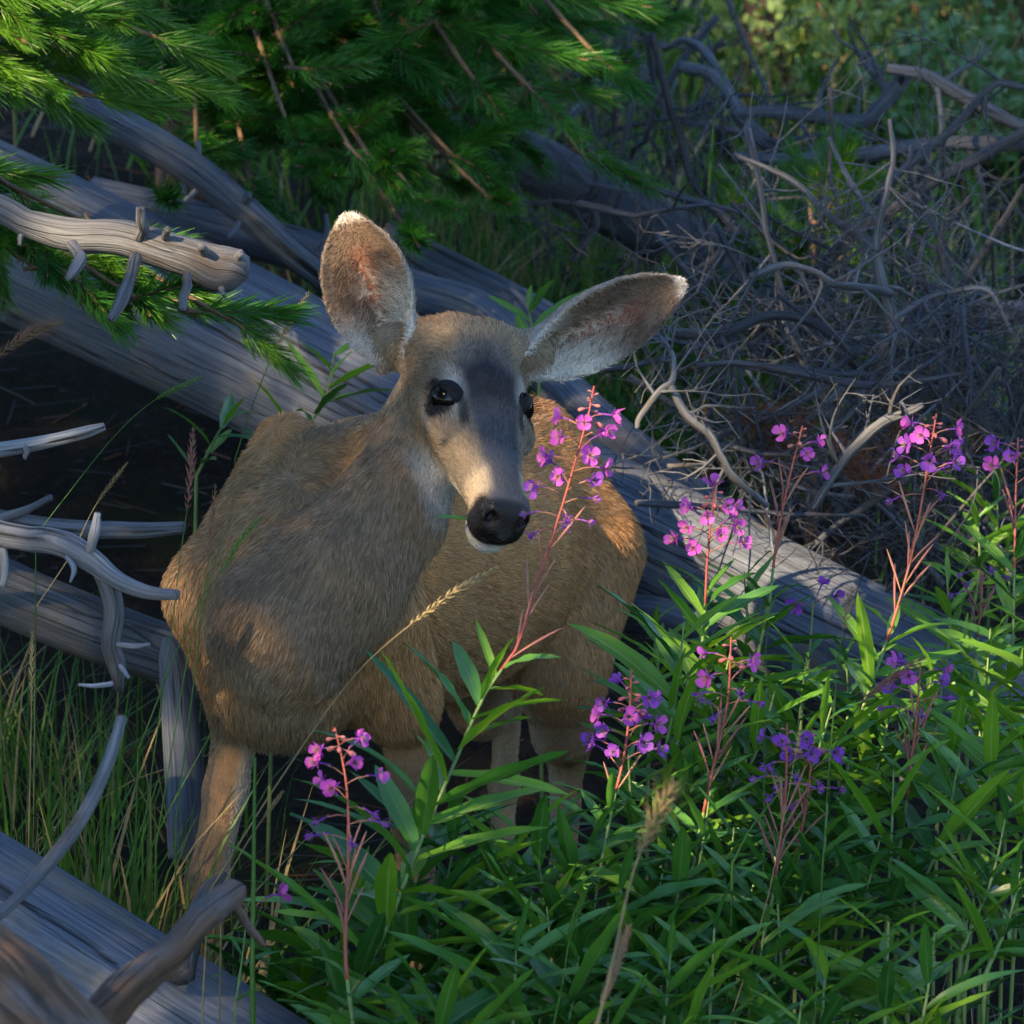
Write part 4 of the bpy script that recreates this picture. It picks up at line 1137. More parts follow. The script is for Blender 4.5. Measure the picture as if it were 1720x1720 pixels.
def brush_branch(p0, d0, ln, r0, seed, mat, label, depth=2, curl=0.5, group=BR, main=None):
    parts = grow(p0, d0, ln, r0, depth, seed, curl) if main is None else None
    if main is not None:
        P, R = px_path(main, 40); P, R = ragged(P, R * 0.66, seed); rs = np.random.default_rng(seed); parts = [(P, R)]
        for k in range(rs.integers(5, 9)):
            i = int(rs.uniform(0.2, 0.97) * 39); T = nrm(P[min(i + 1, 39)] - P[i - 1]); o = nrm(np.cross(T, rs.normal(0, 1, 3)))
            o = nrm(o - FWD * (o @ FWD) * 0.5)
            parts += grow(P[i], T * rs.uniform(0.2, 0.8) + o, rs.uniform(0.06, 0.22), max(R[i] * 0.5, 0.0016), depth - 1, seed * 77 + k, curl * 0.8, 12)
    base = parts[0][0][0].copy()
    def build(P, R, seg):
        mb = MB(); sd = seed % 97
        tube(mb, P - base, R, seg, disp=lambda th, s: 1 + 0.35 * (vnoise(np.stack([np.cos(th) + sd, np.sin(th), s * 55], -1), 1.3, sd) - 0.5)); return mb
    o = link('dead_branch', build(*parts[0], 9).mesh('dead_branch', mat)); o.location = Vector(base)
    tag(o, label, 'branch', group)
    big = [q for q in parts[1:] if q[1][0] > 0.0023][:7]
    rest = [q for q in parts[1:] if not any(q is b for b in big)]
    for (P, R) in big:
        link('twig', build(P, R, 6).mesh('twig', mat), o)
    if rest:
        mb = MB()
        for (P, R) in rest:
            tube(mb, P - base, R, 5, cap=False)
        q = link('fine_twigs', mb.mesh('fine_twigs', mat), o); q['kind'] = 'stuff'
    return o

# traced individuals
TR = [
 ([(1240, 262, 8.0, 6), (1290, 283, 8.0, 7), (1340, 310, 8.0, 8), (1400, 370, 8.0, 9), (1460, 412, 8.0, 12), (1475, 440, 8.0, 14), (1488, 490, 8.0, 15), (1500, 560, 8.02, 17), (1480, 605, 8.05, 18), (1450, 680, 8.1, 20)], M_TWIG, 'forked dead bough with pale upper twig, upright in the brush pile'),
 ([(1494, 200, 7.95, 5), (1500, 260, 7.95, 7), (1492, 320, 7.95, 8), (1478, 370, 7.97, 9), (1472, 420, 7.99, 12)], M_TWIG, 'thin upright dead shoot pointing straight up in the brush pile'),
 ([(1392, 230, 8.05, 5), (1420, 290, 8.05, 7), (1450, 340, 8.03, 8), (1474, 372, 8.0, 9)], M_TWIG, 'slanting bare spur beside the upright shoot in the brush pile'),
 ([(1260, 465, 7.9, 8), (1320, 445, 7.88, 9), (1370, 455, 7.87, 9), (1400, 475, 7.86, 10), (1450, 482, 7.9, 11), (1495, 492, 7.98, 12)], M_TWIG, 'pale curved bough arching level across the brush pile'),
 ([(1760, 160, 8.3, 7), (1690, 140, 8.3, 9), (1660, 150, 8.3, 9), (1600, 215, 8.3, 11), (1545, 260, 8.3, 12), (1500, 300, 8.3, 12), (1470, 340, 8.32, 12)], M_BRUSH, 'long grey bough reaching up past the dark poles'),
 ([(1780, 190, 8.5, 14), (1680, 245, 8.5, 15), (1580, 300, 8.5, 16), (1500, 350, 8.5, 17), (1430, 400, 8.5, 17), (1380, 450, 8.5, 16), (1350, 500, 8.5, 15)], M_BRUSH, 'thick smooth bough sweeping diagonally through the brush pile'),
 ([(1720, 310, 8.2, 7), (1685, 370, 8.2, 9), (1640, 440, 8.2, 11), (1600, 510, 8.2, 13), (1600, 600, 8.2, 16), (1640, 700, 8.2, 18), (1680, 790, 8.2, 19)], M_DARKB, 'dark branching bough standing among the bare twigs'),
 ([(1630, 330, 8.15, 6), (1580, 400, 8.15, 8), (1600, 500, 8.15, 12), (1615, 600, 8.15, 16), (1640, 680, 8.15, 20), (1665, 760, 8.15, 22), (1690, 860, 8.15, 22)], M_DARKB, 'stout dark bough leaning in the brush pile'),
 ([(1700, 560, 8.0, 5), (1660, 490, 8.0, 7), (1600, 490, 8.0, 8), (1560, 500, 8.0, 9), (1510, 530, 8.0, 10), (1500, 550, 8.0, 11)], M_TWIG, 'sun touched twig curving right from the forked bough'),
 ([(1070, 720, 7.6, 7), (1075, 700, 7.6, 8), (1110, 655, 7.6, 9), (1128, 640, 7.6, 9), (1130, 600, 7.62, 7), (1110, 565, 7.65, 5)], M_TWIG, 'pale hooked twig rising beside the deer ear'),
 ([(1128, 650, 7.6, 10), (1150, 695, 7.58, 11), (1190, 730, 7.56, 11), (1215, 770, 7.55, 10), (1230, 800, 7.55, 9), (1290, 850, 7.55, 8)], M_TWIG, 'crooked grey twig stepping down above the sunlit log'),
 ([(1365, 855, 7.55, 8), (1400, 800, 7.53, 11), (1440, 745, 7.52, 12), (1480, 710, 7.51, 13), (1530, 690, 7.5, 11), (1550, 680, 7.5, 9)], M_TWIG, 'grey bent branch lying over the front of the brush pile'),
 ([(1170, 615, 7.8, 8), (1240, 610, 7.8, 9), (1320, 622, 7.8, 10), (1400, 640, 7.8, 10), (1470, 650, 7.8, 9), (1540, 640, 7.8, 7), (1630, 625, 7.8, 5)], M_BRUSH, 'long level twig lying across the middle of the brush pile'),
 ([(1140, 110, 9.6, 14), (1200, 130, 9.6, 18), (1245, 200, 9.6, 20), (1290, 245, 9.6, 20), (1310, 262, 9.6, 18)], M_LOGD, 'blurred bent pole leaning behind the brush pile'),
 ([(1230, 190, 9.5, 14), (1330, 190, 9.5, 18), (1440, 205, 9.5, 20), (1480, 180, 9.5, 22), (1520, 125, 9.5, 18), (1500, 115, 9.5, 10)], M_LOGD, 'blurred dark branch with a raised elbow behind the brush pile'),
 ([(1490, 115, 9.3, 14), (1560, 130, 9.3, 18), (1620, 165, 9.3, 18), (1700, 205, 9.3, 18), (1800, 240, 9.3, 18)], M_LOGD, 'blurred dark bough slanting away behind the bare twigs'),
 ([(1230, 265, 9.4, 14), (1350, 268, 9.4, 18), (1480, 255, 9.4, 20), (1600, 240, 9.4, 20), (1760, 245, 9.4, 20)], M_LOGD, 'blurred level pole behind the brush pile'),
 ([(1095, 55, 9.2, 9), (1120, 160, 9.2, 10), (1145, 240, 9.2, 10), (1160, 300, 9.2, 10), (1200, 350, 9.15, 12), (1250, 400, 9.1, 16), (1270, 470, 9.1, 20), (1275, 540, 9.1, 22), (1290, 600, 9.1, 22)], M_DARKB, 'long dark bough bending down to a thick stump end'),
 ([(1040, 270, 9.0, 8), (1090, 310, 9.0, 9), (1140, 330, 9.0, 10), (1200, 350, 9.0, 12), (1240, 395, 9.0, 14)], M_BRUSH, 'grey side bough meeting the thick dark stump end'),
 ([(860, 345, 8.9, 6), (930, 340, 8.9, 8), (990, 350, 8.9, 9), (1000, 380, 8.9, 9), (980, 410, 8.9, 10), (960, 440, 8.9, 9)], M_DARKB, 'small hooked dark branch above the grass'),
 ([(1010, 490, 8.7, 8), (1080, 480, 8.7, 9), (1150, 470, 8.7, 9), (1190, 440, 8.7, 10), (1215, 420, 8.7, 8)], M_DARKB, 'dark crooked branch behind the deer ear'),
 ([(1130, 560, 7.9, 12), (1210, 560, 7.9, 14), (1300, 530, 7.95, 13), (1370, 545, 8.0, 12), (1440, 600, 8.0, 11)], M_BRUSH, 'bowed grey bough in the heart of the brush pile'),
 ([(1545, 500, 8.4, 9), (1590, 575, 8.38, 12), (1560, 640, 8.36, 12), (1500, 700, 8.3, 12), (1440, 790, 8.25, 12), (1400, 880, 8.2, 12)], M_BRUSH, 'long grey bough falling forward through the brush pile'),
]
for k, (rows, mt, lab) in enumerate(TR):
    brush_branch(None, None, 0, 0, 500 + k, mt, lab, depth=2, curl=0.8, main=rows)

BMARK = [(1480, 420, 'the forked bough'), (1360, 455, 'the pale curved bough'), (1600, 560, 'the dark branching bough'), (1665, 760, 'the stout dark bough'), (1110, 655, 'the hooked twig by the ear'), (1200, 740, 'the crooked stepping twig'), (1440, 750, 'the bent grey branch'), (1310, 700, 'the rust needles'), (1380, 625, 'the long level twig'), (1270, 480, 'the thick stump end'), (1650, 300, 'the sweeping thick bough'), (1500, 700, 'the falling long bough')]
# the tangle: each a small fallen branch with its twigs
rs = np.random.default_rng(77)
for k in range(120):
    px = rs.uniform(1170, 1760); py = rs.uniform(380, 880)
    if py < 560 and rs.random() < 0.45: py = rs.uniform(560, 880)
    lim = 0.487 * (px - 1060) + 790
    if py > lim - 10: py = lim - rs.uniform(20, 160)
    d = rs.uniform(7.85, 8.9) + (700 - py) * 0.0010
    a = rs.uniform(0, 2 * math.pi); d0 = nrm(np.array([math.cos(a), rs.normal(0, 0.35), math.sin(a) * 0.75]))
    ln = rs.uniform(0.25, 0.62); p = at(px, py, d) - d0 * ln * 0.5
    p[2] = max(p[2], gz(p[0], p[1]) + 0.02)
    brush_branch(p, d0, ln, rs.uniform(0.0022, 0.0065), 900 + k, [M_BRUSH, M_BRUSH, M_TWIG, M_DARKB, M_BRUSH, M_LOG][rs.integers(0, 6)], 'tangled bare dead branch in the brush pile near ' + near(px, py, BMARK), depth=2, curl=0.75, group='tangled branches of the brush pile')
for k in range(26):       # blurred tangle further back
    px = rs.uniform(820, 1300); py = rs.uniform(60, 330)
    d = rs.uniform(9.6, 10.6); a = rs.uniform(0, 2 * math.pi); d0 = nrm(np.array([math.cos(a), rs.normal(0, 0.3), math.sin(a)]))
    ln = rs.uniform(0.3, 0.7); p = at(px, py, d) - d0 * ln * 0.5
    p[2] = max(p[2], gz(p[0], p[1]) + 0.02)
    brush_branch(p, d0, ln, rs.uniform(0.004, 0.010), 1200 + k, [M_BRUSH, M_LOGD, M_DARKB][rs.integers(0, 3)], 'blurred dead branch heaped beneath the dark pine near ' + near(px, py, [(900, 250, 'the far log'), (1120, 200, 'the long dark bough'), (1220, 150, 'the bent pole'), (1000, 120, 'the hanging pine tips')]), depth=2, curl=1.2, group='dead branches heaped beneath the pine')
# rust-red dead needles caught in the pile
def dead_needle_tuft(px, py, d, k):
    r2 = np.random.default_rng(k); c = at(px, py, d); mb = MB()
    ax = nrm(cw_((r2.normal(), -0.4, 0.3)))
    for i in range(110):
        p = ax * r2.uniform(-0.05, 0.05) + r2.normal(0, 0.008, 3); dr = nrm(ax * 0.6 + r2.normal(0, 0.7, 3)); L = r2.uniform(0.03, 0.055); s = nrm(np.cross(dr, r2.normal(0, 1, 3))) * 0.0008
        mb.add(np.array([p - s, p + s, p + dr * L + s * 0.4, p + dr * L - s * 0.4]), [(0, 1, 2, 3)])
    o = link('dead_needle_spray', mb.mesh('dead_needle_spray', M_DEADN, smooth=False)); o.location = Vector(c)
    o['label'] = 'rust brown spray of dead pine needles caught low in the brush pile'; o['category'] = 'dead needles'; o['group'] = 'rust brown needle sprays in the brush pile'
for k, (px, py, d) in enumerate([(1290, 690, 8.0), (1320, 705, 7.95), (1275, 715, 7.9), (1420, 760, 7.85), (1460, 790, 7.8), (1500, 720, 7.9), (1600, 760, 7.9), (1350, 740, 7.9)]):
    dead_needle_tuft(px, py, d, 40 + k)
# ------------------------------------------------------------------ fireweed
def leaf_mesh(seed, wr, droop, mat, wave=0.02, fold=0.22, twist=0.3, ny=10):
    """narrow pointed leaf along +Y, unit length"""
    r = np.random.default_rng(seed); V = []; A = []; F = []
    ph = r.uniform(0, 6)
    for i in range(ny + 1):
        t = i / ny
        w = wr * (math.sin(math.pi * min(t * 0.94 + 0.05, 1)) ** 0.75) * (1 - 0.35 * t) * 1.15 + 0.004
        if i == ny: w = 0.002
        y = t - 0.16 * droop * t ** 3; z = 0.05 * t - droop * t * t * 0.75
        tw = twist * t
        for j, u in enumerate((-1, -0.5, 0, 0.5, 1)):
            x = u * w; zz = abs(u) * w * fold * 2 + wave * math.sin(ph + t * 17 + u * 1.5) * abs(u) * (1 - t * 0.5)
            V.append((x * math.cos(tw) - zz * math.sin(tw), y, z + zz * math.cos(tw) + x * math.sin(tw))); A.append((u, t, 0))
    for i in range(ny):
        for j in range(4):
            a = i * 5 + j; F.append((a, a + 1, a + 6, a + 5))
    mb = MB(); mb.add(np.array(V), F, np.array(A))
    return mb.mesh('leaf', mat)
LF = [leaf_mesh(k, 0.058 + 0.011 * (k % 3), [0.05, 0.2, 0.38, 0.6, 0.12, 0.3, 0.48][k % 7], M_LEAF, wave=0.006 + 0.007 * (k % 3), twist=0.5 * math.sin(k * 2.1)) for k in range(10)]
LFY = [leaf_mesh(30 + k, 0.060 + 0.011 * (k % 3), [0.05, 0.2, 0.4, 0.15][k % 4], M_LEAFY, wave=0.010, twist=0.4 * math.sin(k * 1.7)) for k in range(5)]
LFD = [leaf_mesh(50 + k, 0.10, 0.7, M_LEAFDRY, wave=0.05, twist=1.2) for k in range(2)]

def petal_mesh(mat, seed):
    V = []; A = []; F = []; r = np.random.default_rng(seed)
    prof = [(0, 0.06), (0.25, 0.16), (0.5, 0.33), (0.75, 0.40), (0.92, 0.30), (1.0, 0.10)]
    for (t, w) in prof:
        for u in (-1, 0, 1):
            V.append((u * w, t, 0.22 * t * t + abs(u) * 0.08 + 0.06 * math.sin(seed + 7 * t + 2 * u))); A.append((u, t, 0))
    for i in range(len(prof) - 1):
        for j in range(2):
            a = i * 3 + j; F.append((a, a + 1, a + 4, a + 3))
    mb = MB(); mb.add(np.array(V) * 0.0148, F, np.array(A)); return mb.mesh('petal', mat)
PT = [petal_mesh(M_PETAL, 1), petal_mesh(M_PETAL, 4), petal_mesh(M_PETALP, 2), petal_mesh(M_PETALP, 6)]
def flower_core(mat_s, wilt):
    """pedicel, narrow sepals, stamens; flower looks along +Z, pedicel comes from -Z"""
    mb = MB()
    tube(mb, np.array([[0, 0, -0.016], [0, 0, -0.008], [0, 0, 0.0]]), [0.0009, 0.0009, 0.0013], 5, mi=0)
    for k in range(4):
        a = k * math.pi / 2 + 0.78; c, s = math.cos(a), math.sin(a); L = 0.012
        up = 0.9 if wilt else 0.15
        t = nrm(np.array([c, s, up])); sd = np.array([-s, c, 0]) * 0.0013
        mb.add(np.array([-sd * 0.5, sd * 0.5, t * L * 0.6 + sd, t * L, t * L * 0.6 - sd]), [(0, 1, 2, 3, 4)], mi=0)
    for k in range(7):
        a = k * 0.9; t = nrm(np.array([math.cos(a) * 0.5, math.sin(a) * 0.5, 1.0])); L = 0.009
        tube(mb, np.array([t * 0.001, t * L]), [0.0004, 0.0005], 4, mi=1)
    return mb.mesh('flower', [mat_s, M_STRAW])
FC_OPEN = flower_core(M_PETALP, False); FC_WILT = flower_core(M_PETALP, True)

def add_flower(root, p, dr, sc, kind, r):
    """kind 0 open pink, 1 open purple, 2 wilted purple"""
    f = link('flower', FC_WILT if kind == 2 else FC_OPEN, root)
    z = nrm(dr); x = nrm(np.cross([0.1, 0.2, 1.0], z)); y = np.cross(z, x)
    M = Matrix(((x[0], y[0], z[0]), (x[1], y[1], z[1]), (x[2], y[2], z[2]))).to_4x4() @ Matrix.Rotation(r.uniform(0, 6.28), 4, 'Z')
    f.matrix_local = Matrix.Translation(Vector(p)) @ M @ Matrix.Diagonal((sc, sc, sc, 1))
    for k in range(4):
        me = PT[(0 if kind == 0 else 2) + (k % 2)]
        q = link('petal', me, f)
        tilt = r.uniform(0.05, 0.85) if kind < 2 else r.uniform(0.95, 1.35)
        s = r.uniform(0.8, 1.1) if kind < 2 else 0.72
        q.matrix_local = Matrix.Rotation(k * math.pi / 2 + r.normal(0, 0.15), 4, 'Z') @ Matrix.Rotation(tilt, 4, 'X') @ Matrix.Diagonal((s * (1 if kind < 2 else 0.6), s, s, 1))

def pod_meshes():
    out = []
    for k in range(4):
        c = [0.1, 0.25, 0.4, -0.1][k]; y = np.linspace(0, 1, 7)
        P = np.stack([0 * y, y - 0.08 * c * y ** 2, c * 0.35 * y ** 2 * (1.2 - 0.2 * y)], 1) * 0.062
        mb = MB(); tube(mb, P, [0.0007, 0.0010, 0.0014, 0.0016, 0.0016, 0.0013, 0.0006], 5); out.append(mb.mesh('seed_pod', M_POD))
    return out
PODS = pod_meshes()
def bud_cluster(root, P, r, n=12, sc=1.0):
    mb = MB(); m = len(P)
    for k in range(n):
        t = k / n; i = min(int((0.0 + t) * (m - 1)), m - 1); p = P[i]
        a = k * 2.4; o = np.array([math.cos(a), math.sin(a) * 0.9, 0.35 - 0.9 * (1 - t)])
        L = (0.017 * (1 - t) + 0.005) * sc; d = nrm(o); w = L * 0.17
        q = np.array([p, p + d * L * 0.35, p + d * L * 0.65, p + d * L * 0.9, p + d * L])
        tube(mb, q, [0.0005, 0.0006, w, w * 0.9, 0.0003], 6, cap=False)
    link('bud_cluster', mb.mesh('bud_cluster', M_BUD), root)

def fireweed(rows, label, seed, leaves=(0.2, 0.8, 16), ll=0.125, flowers=None, pods=None, buds=None, yellow_share=0.0, dry=0, r0=0.0030, group=None, red_from=None, kinds=(0,), lean=None, open_to=1.0):
    """rows: (px, py, d) from the lowest seen point of the stem to its tip; the stem goes on down to the ground.
    leaves / flowers / pods: (t0, t1, count) along the SEEN stem"""
    r = np.random.default_rng(seed)
    S = np.array([at(*q) for q in rows])
    b0 = S[0]; foot = np.array([b0[0] + (lean if lean is not None else (b0[0] - S[1][0]) * 0.6), b0[1] + r.normal(0, 0.04), 0.0]); foot[2] = gz(foot[0], foot[1])
    if foot[2] > b0[2] - 0.03: foot[2] = b0[2] - 0.05; foot[2] = min(foot[2], gz(foot[0], foot[1]))
    seen = smooth_path(S, 28)
    low = smooth_path(np.array([foot, foot * 0.5 + b0 * 0.5 + np.array([0, 0, 0.0]), b0]), 10)[:-1]
    allp = np.vstack([low, seen]); base = foot
    root = link('fireweed', None); root.location = Vector(base); tag(root, label, 'fireweed', group)
    rad = np.r_[np.full(len(low), r0), np.linspace(r0, r0 * 0.4, len(seen))]
    red = 1.0 if red_from is None else red_from
    k = len(low) + int(red * 27)
    mb = MB()
    if k < len(allp) - 2:
        tube(mb, allp[:k + 1] - base, rad[:k + 1], 6, mi=0, cap=False); tube(mb, allp[k:] - base, rad[k:], 6, mi=1)
    else:
        tube(mb, allp - base, rad, 6, mi=0)
    link('stem', mb.mesh('stem', [M_STEM, M_STEMR]), root)
    def spot(t):
        x = np.clip(t, 0, 1) * 27; i = min(int(x), 26); return seen[i] * (1 - (x - i)) + seen[i + 1] * (x - i), nrm(seen[i + 1] - seen[i])
    ph = r.uniform(0, 6.28)
    if leaves:
        t0, t1, n = leaves
        for k in range(n):
            t = t0 + (t1 - t0) * (k + r.uniform(0, 0.5)) / n
            if t < 0:
                x = (1 + t) * (len(low) - 1); i = int(np.clip(x, 0, len(low) - 2)); p = low[i]; T = nrm(low[i + 1] - low[i])
            else:
                p, T = spot(t)
            a = ph + k * 2.4 + r.normal(0, 0.2)
            o = np.array([math.cos(a), math.sin(a), 0.0]); o = nrm(o - T * (o @ T))
            f = (k + 0.5) / n
            up = 0.25 + 0.55 * f + r.normal(0, 0.12)
            dr = o + T * up
            L = ll * (0.75 + 0.45 * math.sin(math.pi * min(1, f * 0.8 + 0.15))) * r.uniform(0.8, 1.15) * (1 - 0.35 * max(0, f - 0.75) / 0.25)
            me = LFY[r.integers(0, 5)] if r.random() < yellow_share else LF[r.integers(0, 10)]
            if dry and k in (2, 5)[:dry]: me = LFD[k % 2]; L *= 0.8
            q = link('leaf', me, root)
            q.matrix_local = Matrix.Translation(Vector(p - base)) @ orient(dr, roll=r.normal(0, 0.35)) @ Matrix.Diagonal((L, L, L, 1))
    if pods:
        t0, t1, n = pods
        for k in range(n):
            p, T = spot(t0 + (t1 - t0) * (k + 0.3) / n); a = k * 2.4 + ph
            o = np.array([math.cos(a), math.sin(a) * 0.8, 0]); q = link('seed_pod', PODS[r.integers(0, 4)], root); s = r.uniform(0.75, 1.2)
            q.matrix_local = Matrix.Translation(Vector(p - base)) @ orient(T * 1.0 + o * r.uniform(0.28, 0.62), up=o, roll=0) @ Matrix.Diagonal((s, s, s, 1))
    if flowers:
        t0, t1, n = flowers
        for k in range(n):
            f = (k + 0.5) / n; p, T = spot(t0 + (t1 - t0) * f); a = k * 2.4 + ph * 1.3
            o = nrm(np.array([math.cos(a), math.sin(a) * 0.7 - 0.45, 0.15 + 0.1 * r.normal()]))
            kd = kinds[min(int(f * len(kinds)), len(kinds) - 1)]
            ped = (0.020 + 0.018 * (1 - f)) * (1.0 if kd < 2 else 0.8)
            if kd == 2: o = nrm(o + np.array([0, 0, -0.35]))
            tip = p + nrm(o + T * 0.35) * ped
            mb = MB(); tube(mb, np.array([p, p * 0.5 + tip * 0.5 + 0.002 * T, tip]) - base, [0.0008, 0.0008, 0.0009], 5); link('pedicel', mb.mesh('pedicel', M_POD), root)
            add_flower(root, tip - base + o * 0.010, o + np.array([0, -0.25, 0]), r.uniform(0.85, 1.1), kd, r)
    if buds:
        t0, t1, n = buds
        B = np.array([spot(t0 + (t1 - t0) * k / 11)[0] for k in range(12)]) - base
        bud_cluster(root, B, r, n)
    return root

G_FW = None
fireweed([(560, 1720, 6.30), (640, 1580, 6.31), (700, 1430, 6.32), (760, 1290, 6.34), (815, 1165, 6.36), (868, 1088, 6.38), (895, 1000, 6.40), (935, 880, 6.42), (965, 780, 6.44), (990, 690, 6.45), (998, 648, 6.45)],
         'tall fireweed with red stalk of pink blossoms in front of the deer flank', 1, leaves=(-0.10, 0.57, 40), ll=0.175, flowers=(0.765, 0.955, 19), pods=(0.57, 0.76, 9), buds=(0.95, 1.0, 10), yellow_share=0.6, red_from=0.56, kinds=(2, 2, 1, 0, 0, 0), dry=2, lean=-0.10)
fireweed([(592, 1720, 6.12), (580, 1600, 6.13), (584, 1480, 6.14), (586, 1400, 6.15), (582, 1320, 6.16), (572, 1262, 6.17), (562, 1222, 6.17)],
         'fireweed with bright pink top blossoms beside the deer foreleg', 2, leaves=(-0.5, 0.22, 9), ll=0.11, flowers=(0.60, 0.95, 13), pods=(0.26, 0.58, 11), buds=(0.93, 1.0, 8), red_from=0.15, kinds=(2, 2, 0, 0, 0), r0=0.0028)
fireweed([(985, 1640, 6.48), (1005, 1480, 6.5), (1030, 1350, 6.52), (1048, 1270, 6.53), (1058, 1190, 6.54), (1060, 1125, 6.54)],
         'fireweed with a thick purple and pink blossom spike below the haunch', 3, leaves=(-0.2, 0.55, 18), ll=0.125, flowers=(0.66, 0.92, 14), pods=(0.52, 0.62, 3), buds=(0.88, 1.0, 12), kinds=(1, 1, 0, 1), red_from=0.6)
fireweed([(1150, 1320, 7.02), (1172, 1160, 7.02), (1183, 1040, 7.02), (1188, 940, 7.02), (1196, 860, 7.02), (1203, 808, 7.02)],
         'sunlit fireweed with pink blossoms against the silver log', 4, leaves=(0.0, 0.66, 22), ll=0.125, flowers=(0.74, 0.92, 13), buds=(0.92, 1.0, 9), yellow_share=0.65, kinds=(0, 0, 0), red_from=0.62)  # sunlit yellow of these leaves put into their colour
fireweed([(1255, 1180, 7.25), (1290, 1020, 7.25), (1303, 920, 7.25), (1322, 820, 7.25), (1348, 715, 7.25)],
         'slender fireweed mostly gone to pods beyond the sunlit log', 5, leaves=(-0.1, 0.42, 12), ll=0.11, flowers=(0.78, 0.97, 5), pods=(0.5, 0.75, 8), buds=(0.93, 1.0, 6), kinds=(0, 0), red_from=0.5)
fireweed([(1405, 1380, 6.88), (1440, 1220, 6.9), (1485, 1090, 6.92), (1518, 985, 6.93), (1540, 890, 6.94), (1557, 790, 6.95), (1573, 695, 6.95)],
         'tall fireweed with purple blossoms over a fan of red pods', 6, leaves=(-0.1, 0.50, 20), ll=0.13, flowers=(0.80, 0.965, 14), pods=(0.50, 0.74, 13), buds=(0.95, 1.0, 8), yellow_share=0.55, kinds=(2, 1, 1, 0), red_from=0.48)
fireweed([(1690, 1330, 7.1), (1700, 1120, 7.1), (1704, 960, 7.1), (1706, 840, 7.1), (1710, 735, 7.1)],
         'fireweed with a few pink blossoms above broad green leaves, beyond the tall purple one', 7, leaves=(-0.1, 0.72, 20), ll=0.125, flowers=(0.86, 0.97, 7), pods=(0.68, 0.8, 5), buds=(0.95, 1.0, 6), yellow_share=0.5, kinds=(0, 1), red_from=0.65)
fireweed([(1150, 1540, 6.58), (1175, 1400, 6.6), (1200, 1280, 6.6), (1222, 1180, 6.6), (1228, 1070, 6.6)],
         'fireweed with one large pink bloom and withered purple blossoms', 8, leaves=(-0.1, 0.42, 12), ll=0.12, flowers=(0.70, 0.93, 9), pods=(0.46, 0.68, 11), buds=(0.92, 1.0, 6), kinds=(2, 2, 0), red_from=0.4)
fireweed([(1490, 1560, 6.68), (1515, 1400, 6.7), (1530, 1290, 6.7), (1540, 1200, 6.7), (1546, 1112, 6.7)],
         'fireweed with purple blossom tuft in front of the cracked end of the silver log', 9, leaves=(-0.1, 0.5, 13), ll=0.12, flowers=(0.80, 0.98, 9), pods=(0.52, 0.78, 9), kinds=(2, 1, 0), red_from=0.5)
fireweed([(1262, 1660, 6.48), (1295, 1520, 6.5), (1312, 1400, 6.5), (1320, 1320, 6.5), (1322, 1215, 6.5)],
         'fireweed with limp dark purple blossoms over drooping pods', 10, leaves=(-0.2, 0.42, 13), ll=0.125, flowers=(0.72, 0.93, 10), pods=(0.42, 0.68, 12), buds=(0.92, 1.0, 5), kinds=(2, 2, 1), red_from=0.4)
fireweed([(1262, 1690, 6.6), (1310, 1520, 6.6), (1345, 1400, 6.6), (1360, 1310, 6.6), (1363, 1222, 6.6)],
         'fireweed with limp violet blossoms leaning beside the drooping pods', 11, leaves=(-0.2, 0.5, 13), ll=0.115, flowers=(0.74, 0.95, 9), pods=(0.55, 0.7, 4), buds=(0.94, 1.0, 5), kinds=(2, 1), red_from=0.5)
fireweed([(1345, 1200, 7.3), (1358, 1110, 7.3), (1366, 1010, 7.3)], 'low fireweed with a single violet bloom against the sunlit log', 12, leaves=(-0.3, 0.6, 12), ll=0.10, flowers=(0.88, 1.0, 3), kinds=(1,))
fireweed([(395, 1690, 6.28), (408, 1600, 6.28), (416, 1520, 6.28)], 'tiny fireweed sprig with one pink bloom behind the cracked log', 13, leaves=(0.0, 0.6, 5), ll=0.05, flowers=(0.9, 1.0, 2), kinds=(0,), r0=0.0015)
fireweed([(1625, 1240, 7.35), (1640, 1090, 7.35), (1652, 955, 7.35)], 'fireweed with withered violet tips before the right end of the silver log', 14, leaves=(-0.1, 0.6, 12), ll=0.10, flowers=(0.84, 1.0, 6), pods=(0.6, 0.8, 6), kinds=(2, 2), red_from=0.6)
fireweed([(470, 780, 7.85), (515, 720, 7.85), (548, 665, 7.85), (562, 590, 7.85)], 'leafy green shoot rising behind the deer withers', 15, leaves=(-0.1, 1.0, 14), ll=0.115, yellow_share=0.75)
fireweed([(330, 800, 7.8), (365, 730, 7.8), (395, 690, 7.8)], 'short leafy shoot behind the deer shoulder', 16, leaves=(0.0, 1.0, 8), ll=0.095, yellow_share=0.5)
fireweed([(905, 640, 8.1), (895, 560, 8.1), (885, 505, 8.1)], 'leafy shoot between the deer ears before the bent log', 17, leaves=(0.1, 1.0, 9), ll=0.11, yellow_share=0.8)

